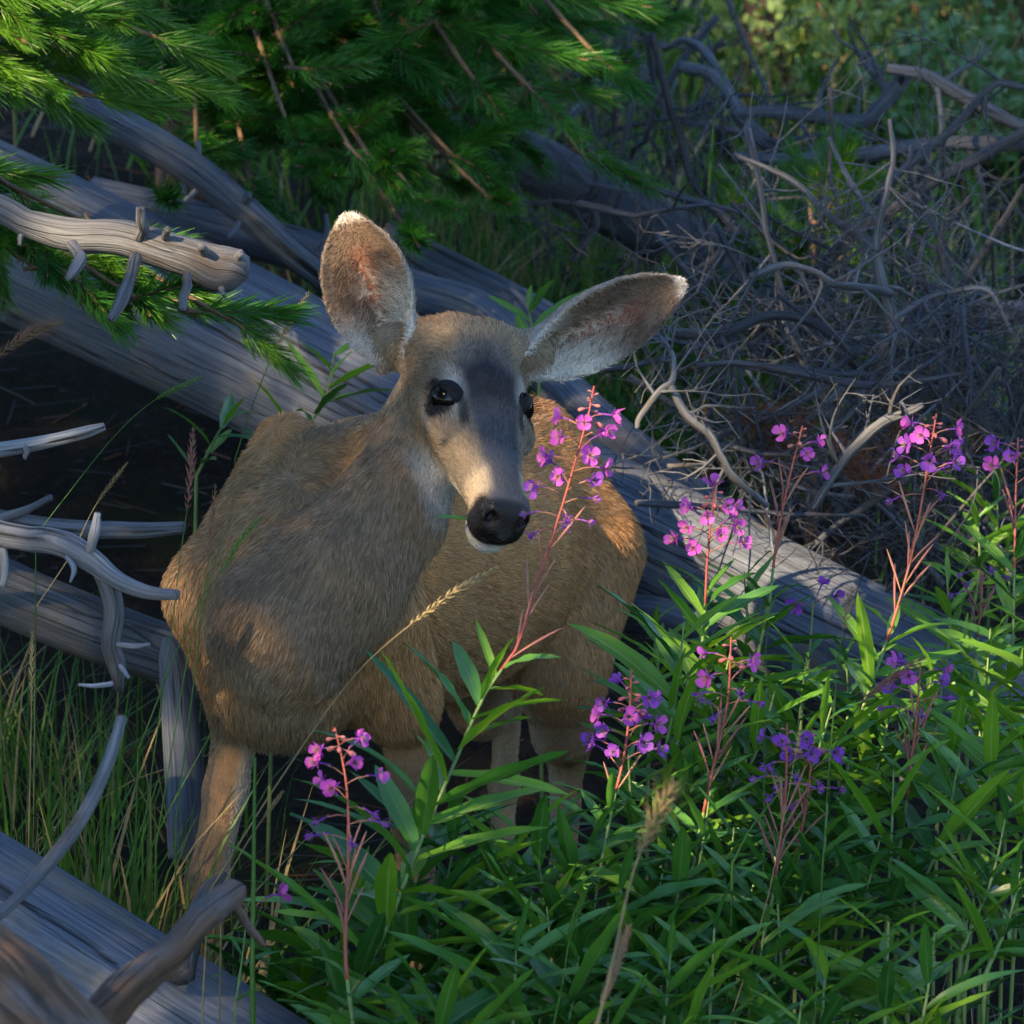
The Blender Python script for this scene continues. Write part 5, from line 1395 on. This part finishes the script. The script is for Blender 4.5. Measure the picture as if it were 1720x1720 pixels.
# leafy stems without blossoms, the thick stand in front
rs = np.random.default_rng(99)
cx = [430, 560, 650, 760, 860, 960, 1040, 1120, 1200, 1320, 1450, 1600, 1720]
cy = [1500, 1480, 1390, 1310, 1340, 1330, 1210, 1020, 1000, 1010, 1080, 1060, 950]
FMARK = [(640, 1500, 'the tall red stalked fireweed foot'), (580, 1400, 'the pink topped fireweed by the foreleg'), (500, 1560, 'the cracked front log'), (1050, 1200, 'the thick purple and pink spike'), (1185, 1000, 'the sunlit fireweed before the log'), (1500, 1000, 'the fan of red pods'), (1220, 1200, 'the fireweed with one large bloom'), (1320, 1300, 'the limp dark purple blossoms'), (1540, 1250, 'the purple blossom tuft'), (1700, 1000, 'the few high pink blossoms'), (1600, 1500, 'the dark cone bearing branch'), (1080, 1400, 'the feathery blurred grass head'), (1030, 1630, 'the low orange seed head'), (850, 1550, 'the slim hidden grey log'), (1370, 1650, 'the short leaning snag'), (800, 1300, 'the broad lower leaves of the red stalk')]
PL = []
for k in range(78):
    for _ in range(60):
        px = rs.uniform(450, 1760); yt = np.interp(px, cx, cy); f = rs.random() ** 0.8
        py = yt + 10 + f * (1700 - yt)
        if px > 1420 and py > 1330 and rs.random() < 0.8: continue
        if all((px - a) ** 2 + (py - b) ** 2 > 62 ** 2 for a, b in PL): break
    PL.append((px, py))
    d = 7.12 - 0.95 * (py - 950) / 750 + rs.normal(0, 0.08)
    if px < 950: d = min(d, 6.5)
    if px < 640: d = 6.72
    ln = rs.uniform(170, 300); sx = rs.normal(0, 45) - 20
    fireweed([(px + sx, py + ln, d - 0.02), (px + sx * 0.35, py + ln * 0.5, d), (px, py, d + 0.02)], 'leafy flowerless fireweed stem beside ' + near(px, py, FMARK), 200 + k,
             leaves=(-0.25, 1.0, int(rs.integers(14, 21))), ll=rs.uniform(0.105, 0.145) * (1.18 if px < 1000 else 1.0), yellow_share=0.22 + 0.45 * (py < 1250) * (px > 1050), dry=int(rs.random() < 0.10), group='flowerless fireweed stems')  # more yellow leaves in the sunlit band, sun put into the colour
for k, (px, py, d) in enumerate([(1640, 850, 7.7), (1590, 960, 7.6), (1690, 900, 7.75), (1620, 1060, 7.5), (1670, 780, 7.8), (1100, 1040, 7.5), (1070, 1130, 7.4), (1250, 960, 7.3), (1420, 1090, 7.3)]):
    fireweed([(px - 10, py + 200, d), (px + 5, py + 100, d), (px, py, d)], 'bright leafy fireweed stem close to ' + ('the silver log near the deer haunch' if px < 1150 else 'the sunlit middle of the silver log' if px < 1500 else 'the far end of the silver log'), 320 + k, leaves=(-0.1, 1.0, 16), ll=0.10, yellow_share=0.8, group='leafy stems by the silver log')

# a leaf held in the deer's mouth
mb = MB(); q = link('leaf_scrap', LF[2]); c = H(-0.030, 0.150, -0.040)
q.matrix_world = Matrix.Translation(Vector(c)) @ orient(cw_((-0.8, 0.15, 0.3)), up=cw_((0.2, 0.6, 1))) @ Matrix.Diagonal((0.045, 0.045, 0.045, 1))
tag(q, 'scrap of green leaf hanging from the corner of the deer mouth', 'leaf')

# ------------------------------------------------------------------ grasses
def stalk(rows, head, label, mat, mat_head, seed, r0=0.0011, hw=0.0042, fuzzy=1.0, name='grass_stalk'):
    """rows (px,py,d) from low to tip; head = share of the length (at the tip) that carries seed"""
    r = np.random.default_rng(seed); S = np.array([at(*q) for q in rows]); b0 = S[0]
    foot = np.array([b0[0] + (b0[0] - S[1][0]) * 0.4, b0[1], 0]); foot[2] = min(gz(foot[0], foot[1]), b0[2] - 0.02)
    P = np.vstack([smooth_path(np.array([foot, b0]), 5)[:-1], smooth_path(S, 30)])
    root = link(name, None); root.location = Vector(foot); tag(root, label, 'grass')
    mb = MB(); tube(mb, P - foot, np.linspace(r0, r0 * 0.45, len(P)), 5); link('stem', mb.mesh('stem', mat), root)
    if head > 0:
        Q = smooth_path(S, 60); i0 = int((1 - head) * 59); Q = Q[i0:]; mb = MB()
        n = int(26 + 90 * head)
        for k in range(n):
            t = k / n; i = min(int(t * (len(Q) - 1)), len(Q) - 2); T = nrm(Q[i + 1] - Q[i]); a = k * 2.4
            o = nrm(np.cross(T, [math.cos(a), math.sin(a), 0.3])); w = hw * (0.5 + math.sin(math.pi * (0.12 + 0.83 * t)))
            p = Q[i] + o * 0.0004; d = nrm(T * 1.0 + o * 0.45 * fuzzy); L = w * 2.6
            s = nrm(np.cross(d, o)) * w * 0.32
            mb.add(np.array([p, p + d * L * 0.45 + s, p + d * L, p + d * L * 0.45 - s, p + d * L * 0.4 + o * w * 0.3]) - foot, [(0, 1, 4), (1, 2, 4), (2, 3, 4), (3, 0, 4)])
            if fuzzy > 1.2:
                e = p + d * L; mb.add(np.array([e - s * 0.15, e + s * 0.15, e + nrm(d + r.normal(0, 0.12, 3)) * L * 1.6]) - foot, [(0, 1, 2)])
        link('seed_head', mb.mesh('seed_head', mat_head, smooth=False), root)
    return root
stalk([(240, 1400, 6.6), (285, 1080, 6.6), (302, 940, 6.6), (316, 840, 6.6), (325, 715, 6.6)], 0.20, 'grass stalk with reddish seed head before the deer shoulder', M_GRASS, M_SEEDR, 1)
stalk([(295, 1380, 6.5), (325, 1150, 6.5), (342, 1010, 6.5), (352, 920, 6.5), (362, 812, 6.5)], 0.22, 'grass stalk with thin dark seed head before the deer neck', M_GRASS, M_SEEDR, 2, hw=0.003)
stalk([(262, 1420, 6.55), (320, 1080, 6.55), (362, 940, 6.55), (382, 885, 6.55), (396, 818, 6.55)], 0.14, 'grass stalk with slim tan seed head beside the dark one', M_GRASS, M_SEED, 3, hw=0.003)
stalk([(232, 1260, 6.52), (320, 1040, 6.52), (372, 960, 6.52), (405, 905, 6.52), (442, 866, 6.52)], 0.26, 'bent grass stalk with green seed head crossing the neck', M_GRASS, M_GRASS, 4, hw=0.003)
stalk([(350, 1500, 6.28), (470, 1310, 6.26), (600, 1130, 6.24), (730, 1018, 6.22), (790, 978, 6.22), (842, 948, 6.22)], 0.24, 'long slanting grass stalk with straw seed head across the deer flank', M_STRAW, M_STRAW, 5, hw=0.0034)
stalk([(424, 1620, 6.2), (426, 1450, 6.2), (428, 1272, 6.2)], 0.0, 'single bright upright green grass blade beside the foreleg', M_GRASS, M_GRASS, 6, r0=0.0036)
stalk([(372, 1490, 6.25), (425, 1400, 6.25), (476, 1328, 6.25)], 0.3, 'short slanting straw stalk crossing the foreleg', M_STRAW, M_STRAW, 7, hw=0.002)
stalk([(985, 1800, 5.35), (1030, 1610, 5.4), (1062, 1470, 5.42), (1098, 1380, 5.43), (1134, 1312, 5.44)], 0.27, 'blurred orange grass stalk with feathery pale seed head before the leaves', M_STRAW, M_STRAW, 8, r0=0.0017, hw=0.0055, fuzzy=1.8)
stalk([(975, 1800, 5.45), (1010, 1690, 5.45), (1035, 1620, 5.45), (1057, 1555, 5.45)], 0.55, 'blurred short grass stalk with orange seed head below the feathery one', M_STRAW, M_SEED, 9, hw=0.004)
stalk([(395, 770, 7.45), (430, 665, 7.45), (462, 588, 7.45), (492, 535, 7.45), (520, 490, 7.45)], 0.36, 'grass stalk with yellow seed head before the silver log', M_GRASS, M_STRAW, 10, hw=0.0032)
stalk([(-120, 680, 6.7), (0, 595, 6.65), (50, 560, 6.65), (106, 538, 6.65)], 0.45, 'brown feathery grass head arching over the dark hollow', M_STRAW, M_SEED, 11, hw=0.0046, fuzzy=1.4)
stalk([(60, 900, 6.9), (110, 835, 6.9), (190, 735, 6.9), (260, 672, 6.9), (342, 632, 6.9)], 0.22, 'thin arching green grass stalk over the dark hollow', M_GRASS, M_GRASS, 12, r0=0.0009, hw=0.0025)
stalk([(1368, 1720, 6.2), (1385, 1400, 6.2), (1400, 1200, 6.22), (1412, 1080, 6.23), (1432, 985, 6.24)], 0.10, 'straight thin grass stalk with grey seed tuft among the fireweed', M_GRASS, M_SEED, 13, hw=0.0035, fuzzy=1.5)
stalk([(1283, 1440, 6.5), (1284, 1250, 6.5), (1287, 1060, 6.5)], 0.0, 'very thin upright grass blade by the pink blossom', M_GRASS, M_GRASS, 14, r0=0.0009)
stalk([(1190, 330, 9.0), (1200, 200, 9.0), (1222, 90, 9.0), (1246, -20, 9.0)], 0.12, 'blurred green grass stalk in front of the dark pine gap', M_GRASS, M_GRASS, 15, r0=0.0018)
stalk([(48, 1420, 6.9), (52, 1230, 6.9), (54, 1060, 6.9)], 0.35, 'upright pale grass stalk beside the grass tuft', M_STRAW, M_STRAW, 16, hw=0.0028)
stalk([(1395, 1270, 6.62), (1440, 1190, 6.6), (1490, 1145, 6.6), (1555, 1102, 6.6)], 0.55, 'grass stalk with dark drooping seed head over yellow leaves', M_GRASS, M_DARKSEED if 'M_DARKSEED' in globals() else M_SEEDR, 17, hw=0.0036)
stalk([(1225, 1720, 6.3), (1275, 1560, 6.3), (1300, 1460, 6.3), (1345, 1220, 6.3)], 0.08, 'slender straw stalk standing in the lower fireweed', M_STRAW, M_STRAW, 18, r0=0.0008, hw=0.002)
stalk([(930, 1720, 6.1), (945, 1650, 6.1), (960, 1560, 6.1), (985, 1495, 6.1)], 0.4, 'short grass stalk with green seed head low in the fireweed', M_GRASS, M_GRASS, 19, hw=0.003)
stalk([(1230, 1450, 6.4), (1262, 1390, 6.4), (1310, 1330, 6.4)], 0.0, 'bright slanting grass blade in the fireweed', M_GRASS, M_GRASS, 20, r0=0.0020)
stalk([(60, 1020, 7.0), (120, 930, 7.0), (160, 850, 7.0), (215, 775, 7.0)], 0.3, 'dry bent grass stalk behind the bleached fork', M_STRAW, M_STRAW, 21, r0=0.0009, hw=0.0022)

def grass_patch(name, label, cx_, cy_, d, n, hgt, seed, mats, spread=(0.12, 0.12), tilt=0.35, wid=0.004):
    r = np.random.default_rng(seed)
    c = at(cx_, cy_, d)
    V = []; F = []; MI = []; k0 = 0
    x = c[0] + r.normal(0, spread[0], n); y = c[1] + r.normal(0, spread[1], n); z = ground_z(x, y)
    h = hgt * r.uniform(0.45, 1.15, n); a = r.uniform(0, 6.28, n); tl = np.abs(r.normal(0, tilt, n)); b = r.uniform(0.1, 0.9, n)
    dr = np.stack([np.cos(a), np.sin(a), 0 * a], 1); sd = np.stack([-np.sin(a + 0.6), np.cos(a + 0.6), 0 * a], 1)
    P0 = np.stack([x, y, z - 0.01], 1); w = wid * r.uniform(0.6, 1.3, n)
    rows = []
    for k in range(5):
        s = k / 4; p = P0 + dr * (h * tl * s + h * b * tl * 1.2 * s ** 3)[:, None] + np.array([0, 0, 1]) * (h * s * (1 - 0.25 * b * s * s))[:, None]
        ww = (w * (1 - s ** 1.5) + 0.0003)[:, None] * 0.5
        rows += [p - sd * ww, p + sd * ww]
    V = np.stack(rows, 1).reshape(-1, 3)
    F = np.array([[2 * k, 2 * k + 1, 2 * k + 3, 2 * k + 2] for k in range(4)]); F = (np.arange(n)[:, None, None] * 10 + F[None]).reshape(-1, 4)
    me = quads_mesh(name, V, F, mats); me.polygons.foreach_set('material_index', np.repeat((r.random(n) < 0.22).astype(int) * (len(mats) - 1), 4).astype(np.int32))
    o = link(name, me); tag(o, label, 'grass', kind='stuff'); return o
grass_patch('grass', 'tuft of long green grass behind the cracked log', 150, 1480, 7.05, 330, 0.48, 1, [M_GRASS, M_GRASS, M_STRAW], (0.085, 0.08), 0.22, 0.0095)
grass_patch('grass', 'thin grass around the deer forefoot', 330, 1560, 6.85, 170, 0.34, 2, [M_GRASS, M_STRAW], (0.10, 0.08), 0.3)
grass_patch('grass', 'dark grass under the near end of the silver log', 50, 700, 7.9, 240, 0.30, 3, [M_GRASS, M_STRAW], (0.14, 0.10), 0.4)
grass_patch('grass', 'soft blurred grass beneath the dark pine', 830, 420, 9.55, 900, 0.26, 4, [M_GRASS, M_STRAW], (0.20, 0.30), 0.4, 0.005)
grass_patch('grass', 'grass growing low through the fireweed stand', 1150, 1650, 6.9, 900, 0.42, 5, [M_GRASS, M_STRAW], (0.36, 0.25), 0.35)
grass_patch('grass', 'grass behind the brush pile', 1400, 420, 9.9, 700, 0.30, 6, [M_GRASS, M_STRAW], (0.5, 0.4), 0.4, 0.005)

grass_patch('grass', 'dark undergrowth far behind the brush pile', 1400, 60, 12.0, 1700, 0.34, 7, [M_GRASS, M_LEAF, M_STRAW], (1.0, 0.55), 0.5, 0.012)
grass_patch('grass', 'dim grass beneath the pine beside the far log', 900, 160, 10.6, 1000, 0.26, 8, [M_GRASS, M_STRAW], (0.5, 0.5), 0.5, 0.008)

def litter():
    r = np.random.default_rng(3); n = 3200
    x = r.uniform(-1.3, 1.4, n); y = r.uniform(-0.8, 4.2, n); z = ground_z(x, y) + 0.004
    a = r.uniform(0, 6.28, n); L = r.uniform(0.03, 0.13, n); w = r.uniform(0.0006, 0.0019, n)
    d = np.stack([np.cos(a), np.sin(a), r.normal(0, 0.16, n)], 1) * L[:, None]; s = np.stack([-np.sin(a), np.cos(a), 0 * a], 1) * w[:, None]
    up = np.array([0, 0, 1]) * (w * 1.6)[:, None]
    P = np.stack([x, y, z], 1)
    V = np.stack([P - s, P + s, P + up, P + d - s, P + d + s, P + d + up], 1).reshape(-1, 3)
    F = np.array([[0, 1, 4, 3], [1, 2, 5, 4], [2, 0, 3, 5]]); F = (np.arange(n)[:, None, None] * 6 + F[None]).reshape(-1, 4)
    me = quads_mesh('forest_litter', V, F, [M_BRUSH, M_DARKB, M_DEADN]); me.polygons.foreach_set('material_index', np.repeat(r.choice(3, n, p=[0.72, 0.10, 0.18]), 3).astype(np.int32))
    tag(link('forest_litter', me), 'litter of dry twigs and straw on the forest floor', 'litter', kind='stuff')
litter()
# ------------------------------------------------------------------ the wood around: unseen pines added to shade it, pines that close the back
TS = np.array(TOSUN)
# spots to keep sunlit; crowns are cut open along these sun rays: (point, radius)
GAPS = []
def gap(px, py, d, r):
    GAPS.append((at(px, py, d), r))
for (px, py, d, r) in [
    (1085, 810, 7.95, .05), (1140, 835, 7.93, .075), (1190, 862, 7.91, .075), (1240, 885, 7.9, .075), (1290, 912, 7.88, .075), (1340, 945, 7.86, .055), (1395, 975, 7.84, .05), (1430, 1010, 7.83, .03),
    
    (30, 60, 7.7, .09), (110, 110, 7.7, .09), (200, 60, 7.7, .07), (150, 20, 7.7, .08), (60, 150, 7.7, .07), (230, 130, 7.7, .05),
    (140, 352, 7.15, .06), (215, 470, 7.1, .05), (320, 500, 7.1, .05), (380, 520, 7.1, .04), (250, 420, 6.95, .04),
    (1200, 1040, 7.0, .09), (1250, 1020, 7.0, .08), (1430, 25, 12.2, .09), (1475, 50, 12.2, .05), (1390, 110, 11.8, .06), (1590, 20, 12.5, .09), (1650, 45, 12.2, .06), (1500, 130, 11.5, .04), (1015, 1245, 6.4, .03), (900, 1210, 6.35, .03), (1190, 890, 7.0, .05), (1500, 1070, 6.9, .06), (1515, 980, 6.9, .05), (1470, 1150, 6.9, .06), (1440, 1210, 6.9, .05), (1225, 1120, 6.6, .03),
    (790, 1345, 6.3, .025), (860, 1120, 6.35, .04), (830, 1190, 6.35, .03), (565, 1262, 6.15, .035), (1085, 1280, 6.5, .025), (1060, 1160, 6.5, .03),
    (163, 880, 6.63, .018), (1100, 690, 7.6, .025), (1300, 285, 8.0, .03), (1380, 460, 7.9, .03), (1500, 540, 8.0, .025), (1495, 260, 7.95, .03), (1660, 480, 8.0, .025),
    (450, 100, 8.8, .05), (560, 200, 8.7, .045), (640, 60, 9.0, .05), (760, 150, 9.0, .05), (350, 180, 8.7, .04), (880, 60, 9.1, .04), (680, 300, 8.4, .035), (1365, 390, 9.1, .07), (1420, 380, 9.2, .05), (415, 410, 8.4, .03), (515, 555, 8.3, .035), (985, 690, 6.45, .05), (1055, 850, 7.6, .05), (1040, 930, 7.6, .04), 
    (1095, 1360, 5.43, .035), (990, 745, 6.45, .04), (1560, 760, 6.95, .03), (1660, 850, 7.7, .08), (700, 350, 8.4, .03), (500, 80, 8.8, .03), (1200, 240, 9.6, .05)]:
    gap(px, py, d, r)
GAPS.append((H(-0.028, 0.115, 0.0), 0.026)); GAPS.append((H(-0.030, 0.145, -0.01), 0.020)); GAPS.append((H(-0.045, 0.055, -0.01), 0.010)); GAPS.append((H(-0.02, -0.085, 0.03), 0.015))
GP = np.array([g for g, _ in GAPS]); GR = np.array([r for _, r in GAPS])

def in_gap(c, extra):
    w = c[:, None, :] - GP[None]; t = w @ TS
    q = np.linalg.norm(w - t[..., None] * TS, axis=2)
    return ((q < GR[None] + extra) & (t > 0.6)).any(1)

def forest_pine(x, y, h, rad, n_cl, seed, label, group, lean=(0, 0), nd=40, gaps=False, z0=0.10, nw=0.0034, nl=0.075, size=0.24, mat=None, trunk=0.09, prof=0.8):
    r = np.random.default_rng(seed)
    g = np.array([x, y, gz(x, y)]); top = g + np.array([lean[0], lean[1], h])
    root, base = pine_root(label, [g, g * 0.66 + top * 0.34 + r.normal(0, 0.03, 3) * [1, 1, 0], top], trunk, group)
    nbr = 16; ends = []
    for k in range(nbr):
        t = 0.12 + 0.83 * k / nbr; p = g * (1 - t) + top * t; a = k * 2.4 + seed
        ln = rad * (1 - max(t - z0, 0)) ** 0.8 * r.uniform(0.75, 1.0)
        e = p + np.array([math.cos(a) * ln, math.sin(a) * ln, -0.10 * ln + 0.25 * ln * t])
        if gaps and in_gap(np.array([p * (1 - q) + e * q for q in np.linspace(0.05, 1, 14)]), 0.03).any(): continue
        mb = MB(); P = smooth_path(np.array([p, p * 0.5 + e * 0.5 + np.array([0, 0, -0.04 * ln]), e]), 7)
        tube(mb, P - base, np.linspace(trunk * 0.28, 0.008, 7), 6); link('branch', mb.mesh('branch', M_BARK), root)
    # needle clumps through the crown
    t = z0 + (1 - z0) * r.random(n_cl) ** 0.9
    rr = rad * np.clip(1 - (t - z0), 0.06, 1) ** prof * np.sqrt(r.random(n_cl)) * r.uniform(0.85, 1.1, n_cl)
    a = r.uniform(0, 6.28, n_cl)
    c = g * (1 - t)[:, None] + top * t[:, None] + np.stack([np.cos(a) * rr, np.sin(a) * rr, r.normal(0, 0.05, n_cl)], 1)
    m = len(c)
    V, F = needle_arrays(nd, size * 0.6, nl, nw, seed, 1.0, 0.0, 1)
    y_ = nrm(np.stack([np.cos(r.uniform(0, 6.28, m)), np.sin(r.uniform(0, 6.28, m)), r.uniform(-0.2, 0.9, m)], 1))
    x_ = nrm(np.cross(y_, r.normal(0, 1, (m, 3)))); z_ = np.cross(x_, y_)
    R = np.stack([x_, y_, z_], 2) * r.uniform(0.8, 1.3, m)[:, None, None]
    VV = np.einsum('mij,nj->mni', R, V) + (c - base)[:, None, :]
    FF = (np.arange(m)[:, None, None] * len(V) + F[None]).reshape(-1, 4)
    if gaps:
        nc = (VV + base).reshape(-1, 4, 3).mean(1); keep = np.ones(len(nc), bool)
        for i in range(0, len(nc), 20000): keep[i:i + 20000] = ~in_gap(nc[i:i + 20000], 0.012)
        FF = FF[keep]  # needles removed along sun rays so dapples fall on chosen spots
    o = link('crown', quads_mesh('crown', VV.reshape(-1, 3), FF, mat or M_NEEDLE, smooth=False), root); o['kind'] = 'stuff'
    return root
SG = 'unseen pines added to shade the clearing from the low sun'; SL = 'unseen tall pine added on the sunward side to cast shade'  # occluder trees out of frame, added to block and shape the sun
def clear_spot(x, y, h, trunk, seed):
    """shift a trunk a little so that it stands in as few of the sun's gaps as possible"""
    r = np.random.default_rng(seed); best = None
    for k in range(50):
        q = np.array([x, y]) + r.uniform(-0.35, 0.35, 2)
        z = np.linspace(0.2, h, 60); c = np.c_[np.full(60, q[0]), np.full(60, q[1]), z]
        w = c[:, None, :] - GP[None]; t = w @ TS; dd = np.linalg.norm(w - t[..., None] * TS, axis=2)
        bad = (dd < trunk + GR[None] * 0.5).any(0).sum()
        if best is None or bad < best[0]: best = (bad, q)
    return best[1]
k = 0
for (cx0, cy0, ss, h) in [(-3.0, -3.0, (-3.3, -2.1, -0.9, 0.3, 1.45), 7.6), (-4.5, -4.5, (-2.9, -1.5, -0.1, 1.3), 9.2)]:
    for s_ in ss:
        x, y = clear_spot(cx0 + 0.707 * s_, cy0 - 0.707 * s_, h, 0.07, 50 + k)
        forest_pine(x, y, h + 0.3 * math.sin(k * 2.0), 1.3 if h < 8 else 1.5, (760 if abs(s_) < 0.5 else 1350 if abs(s_ + 0.9) < 0.1 else 2100) if h < 8 else (620 if abs(s_ + 0.1) < 0.8 else 1700), 700 + k, SL, SG, gaps=True, z0=0.10, nd=32, nw=0.0085, nl=0.095, size=0.28, trunk=0.07, prof=0.35); k += 1  # fewer clumps in the middle so filtered sun brightens the deer
RGp = 'unseen pines added round the clearing to cut sky light'  # added out of view to block low sky and reduce fill light
for (x, y, h, rad) in [(3.6, 0.5, 6.5, 1.5), (3.9, 2.6, 6.5, 1.6), (4.2, -1.5, 6.0, 1.5), (2.9, 4.4, 6.0, 1.3), (-2.4, 4.2, 6.0, 1.2), (4.0, -4.2, 6.5, 1.6), (3.0, -7.5, 6.5, 1.6), (5.6, 1.4, 8, 1.9), (5.8, -2.6, 8, 1.9), (-5.5, 1.5, 8, 1.9), (-5.2, 4.0, 8, 1.8)]:
    forest_pine(x, y, h, rad, 420, 740 + k, 'unseen tall pine added at the clearing edge to cut sky light', RGp, z0=0.05, nd=22, nw=0.013, nl=0.12, size=0.36); k += 1
BG = 'pines closing the back of the clearing'; BL = 'dark blurred pine standing behind the clearing'
for (x, y, h, rad) in [(-2.6, 5.4, 6, 1.4), (-1.3, 6.4, 7, 1.6), (0.2, 5.9, 6, 1.2), (2.0, 7.2, 7, 1.5), (3.3, 6.0, 6, 1.4), (0.9, 9.0, 8, 1.8), (-0.4, 9.5, 8, 1.8), (2.4, 10.5, 8, 2.0)]:
    forest_pine(x, y, h, rad, 460, 760 + k, BL, BG, z0=0.03, nd=30, nw=0.008, nl=0.10, size=0.34); k += 1
for k, (px, d, h) in enumerate([(1262, 12.0, 3.5), (1660, 12.5, 3.0)]):
    g = on_ground(px, d); top = g + np.array([0.15 if k == 0 else 0.5, 0.05, h])
    o = link('tree_trunk', None); o.location = Vector(g); mb = MB(); P = smooth_path(np.array([g, g * 0.5 + top * 0.5, top]), 20)
    tube(mb, P - g, np.linspace(0.040, 0.030, 20) * (1 if k == 0 else 0.6), 18, disp=lambda th, s: 1 + 0.2 * (fbm(np.stack([np.cos(th) * 4, np.sin(th) * 4, s * 3], -1), 1.5, 4) - 0.5)); link('trunk', mb.mesh('trunk', M_BARK), o)
    m2 = MB(); tube(m2, np.array([P[9], P[9] + [0.12, -0.03, 0.05], P[9] + [0.26, -0.05, 0.02]]) - g, [0.014, 0.01, 0.004], 6); link('branch_stub', m2.mesh('branch_stub', M_BARK), o)
    tag(o, ['dark blurred tree trunk behind the brush pile', 'pale leaning tree trunk far behind the bare twigs'][k], 'tree')

# sunny undergrowth far behind
def shrub(px, d, h, rad, n, seed, label):
    r = np.random.default_rng(seed); k_ = seed; g = on_ground(px, d); root = link('shrub', None); root.location = Vector(g); tag(root, label, 'shrub', 'sunny shrubs behind the brush pile')
    mb = MB()
    for k in range(7):
        a = r.uniform(0, 6.28); e = np.array([math.cos(a) * rad * 0.6, math.sin(a) * rad * 0.6, h * r.uniform(0.6, 0.95)])
        tube(mb, smooth_path(np.array([[0, 0, -0.02], e * 0.5 + [0, 0, 0.05], e]), 7), np.linspace(0.007, 0.002, 7), 5)
    q = link('stems', mb.mesh('stems', M_TWIGB), root); q['kind'] = 'stuff'
    c = r.normal(0, 1, (n, 3)); c = nrm(c) * (r.random((n, 1)) ** 0.4) * np.array([rad, rad, h * 0.5]) + np.array([0, 0, h * 0.55])
    L = r.uniform(0.02, 0.045, n); dr = nrm(r.normal(0, 1, (n, 3))); sd = nrm(np.cross(dr, r.normal(0, 1, (n, 3)))) * (L * 0.30)[:, None]; dr = dr * L[:, None]
    V = np.stack([c, c + dr * 0.5 + sd, c + dr, c + dr * 0.5 - sd], 1).reshape(-1, 3); F = np.arange(n * 4).reshape(-1, 4)
    f = link('foliage', quads_mesh('foliage', V, F, M_LEAFY if k_ % 2 else M_LEAF, smooth=False), root); f['kind'] = 'stuff'
for k, (px, d, h, rad) in enumerate([(1430, 12.3, 0.55, 0.40), (1560, 12.6, 0.6, 0.45), (1690, 12.2, 0.55, 0.4), (1340, 12.0, 0.35, 0.3), (1640, 11.6, 0.3, 0.3)]):
    shrub(px, d, h, rad, 900, 40 + k, 'sunny yellow green shrub blurred behind the brush pile')
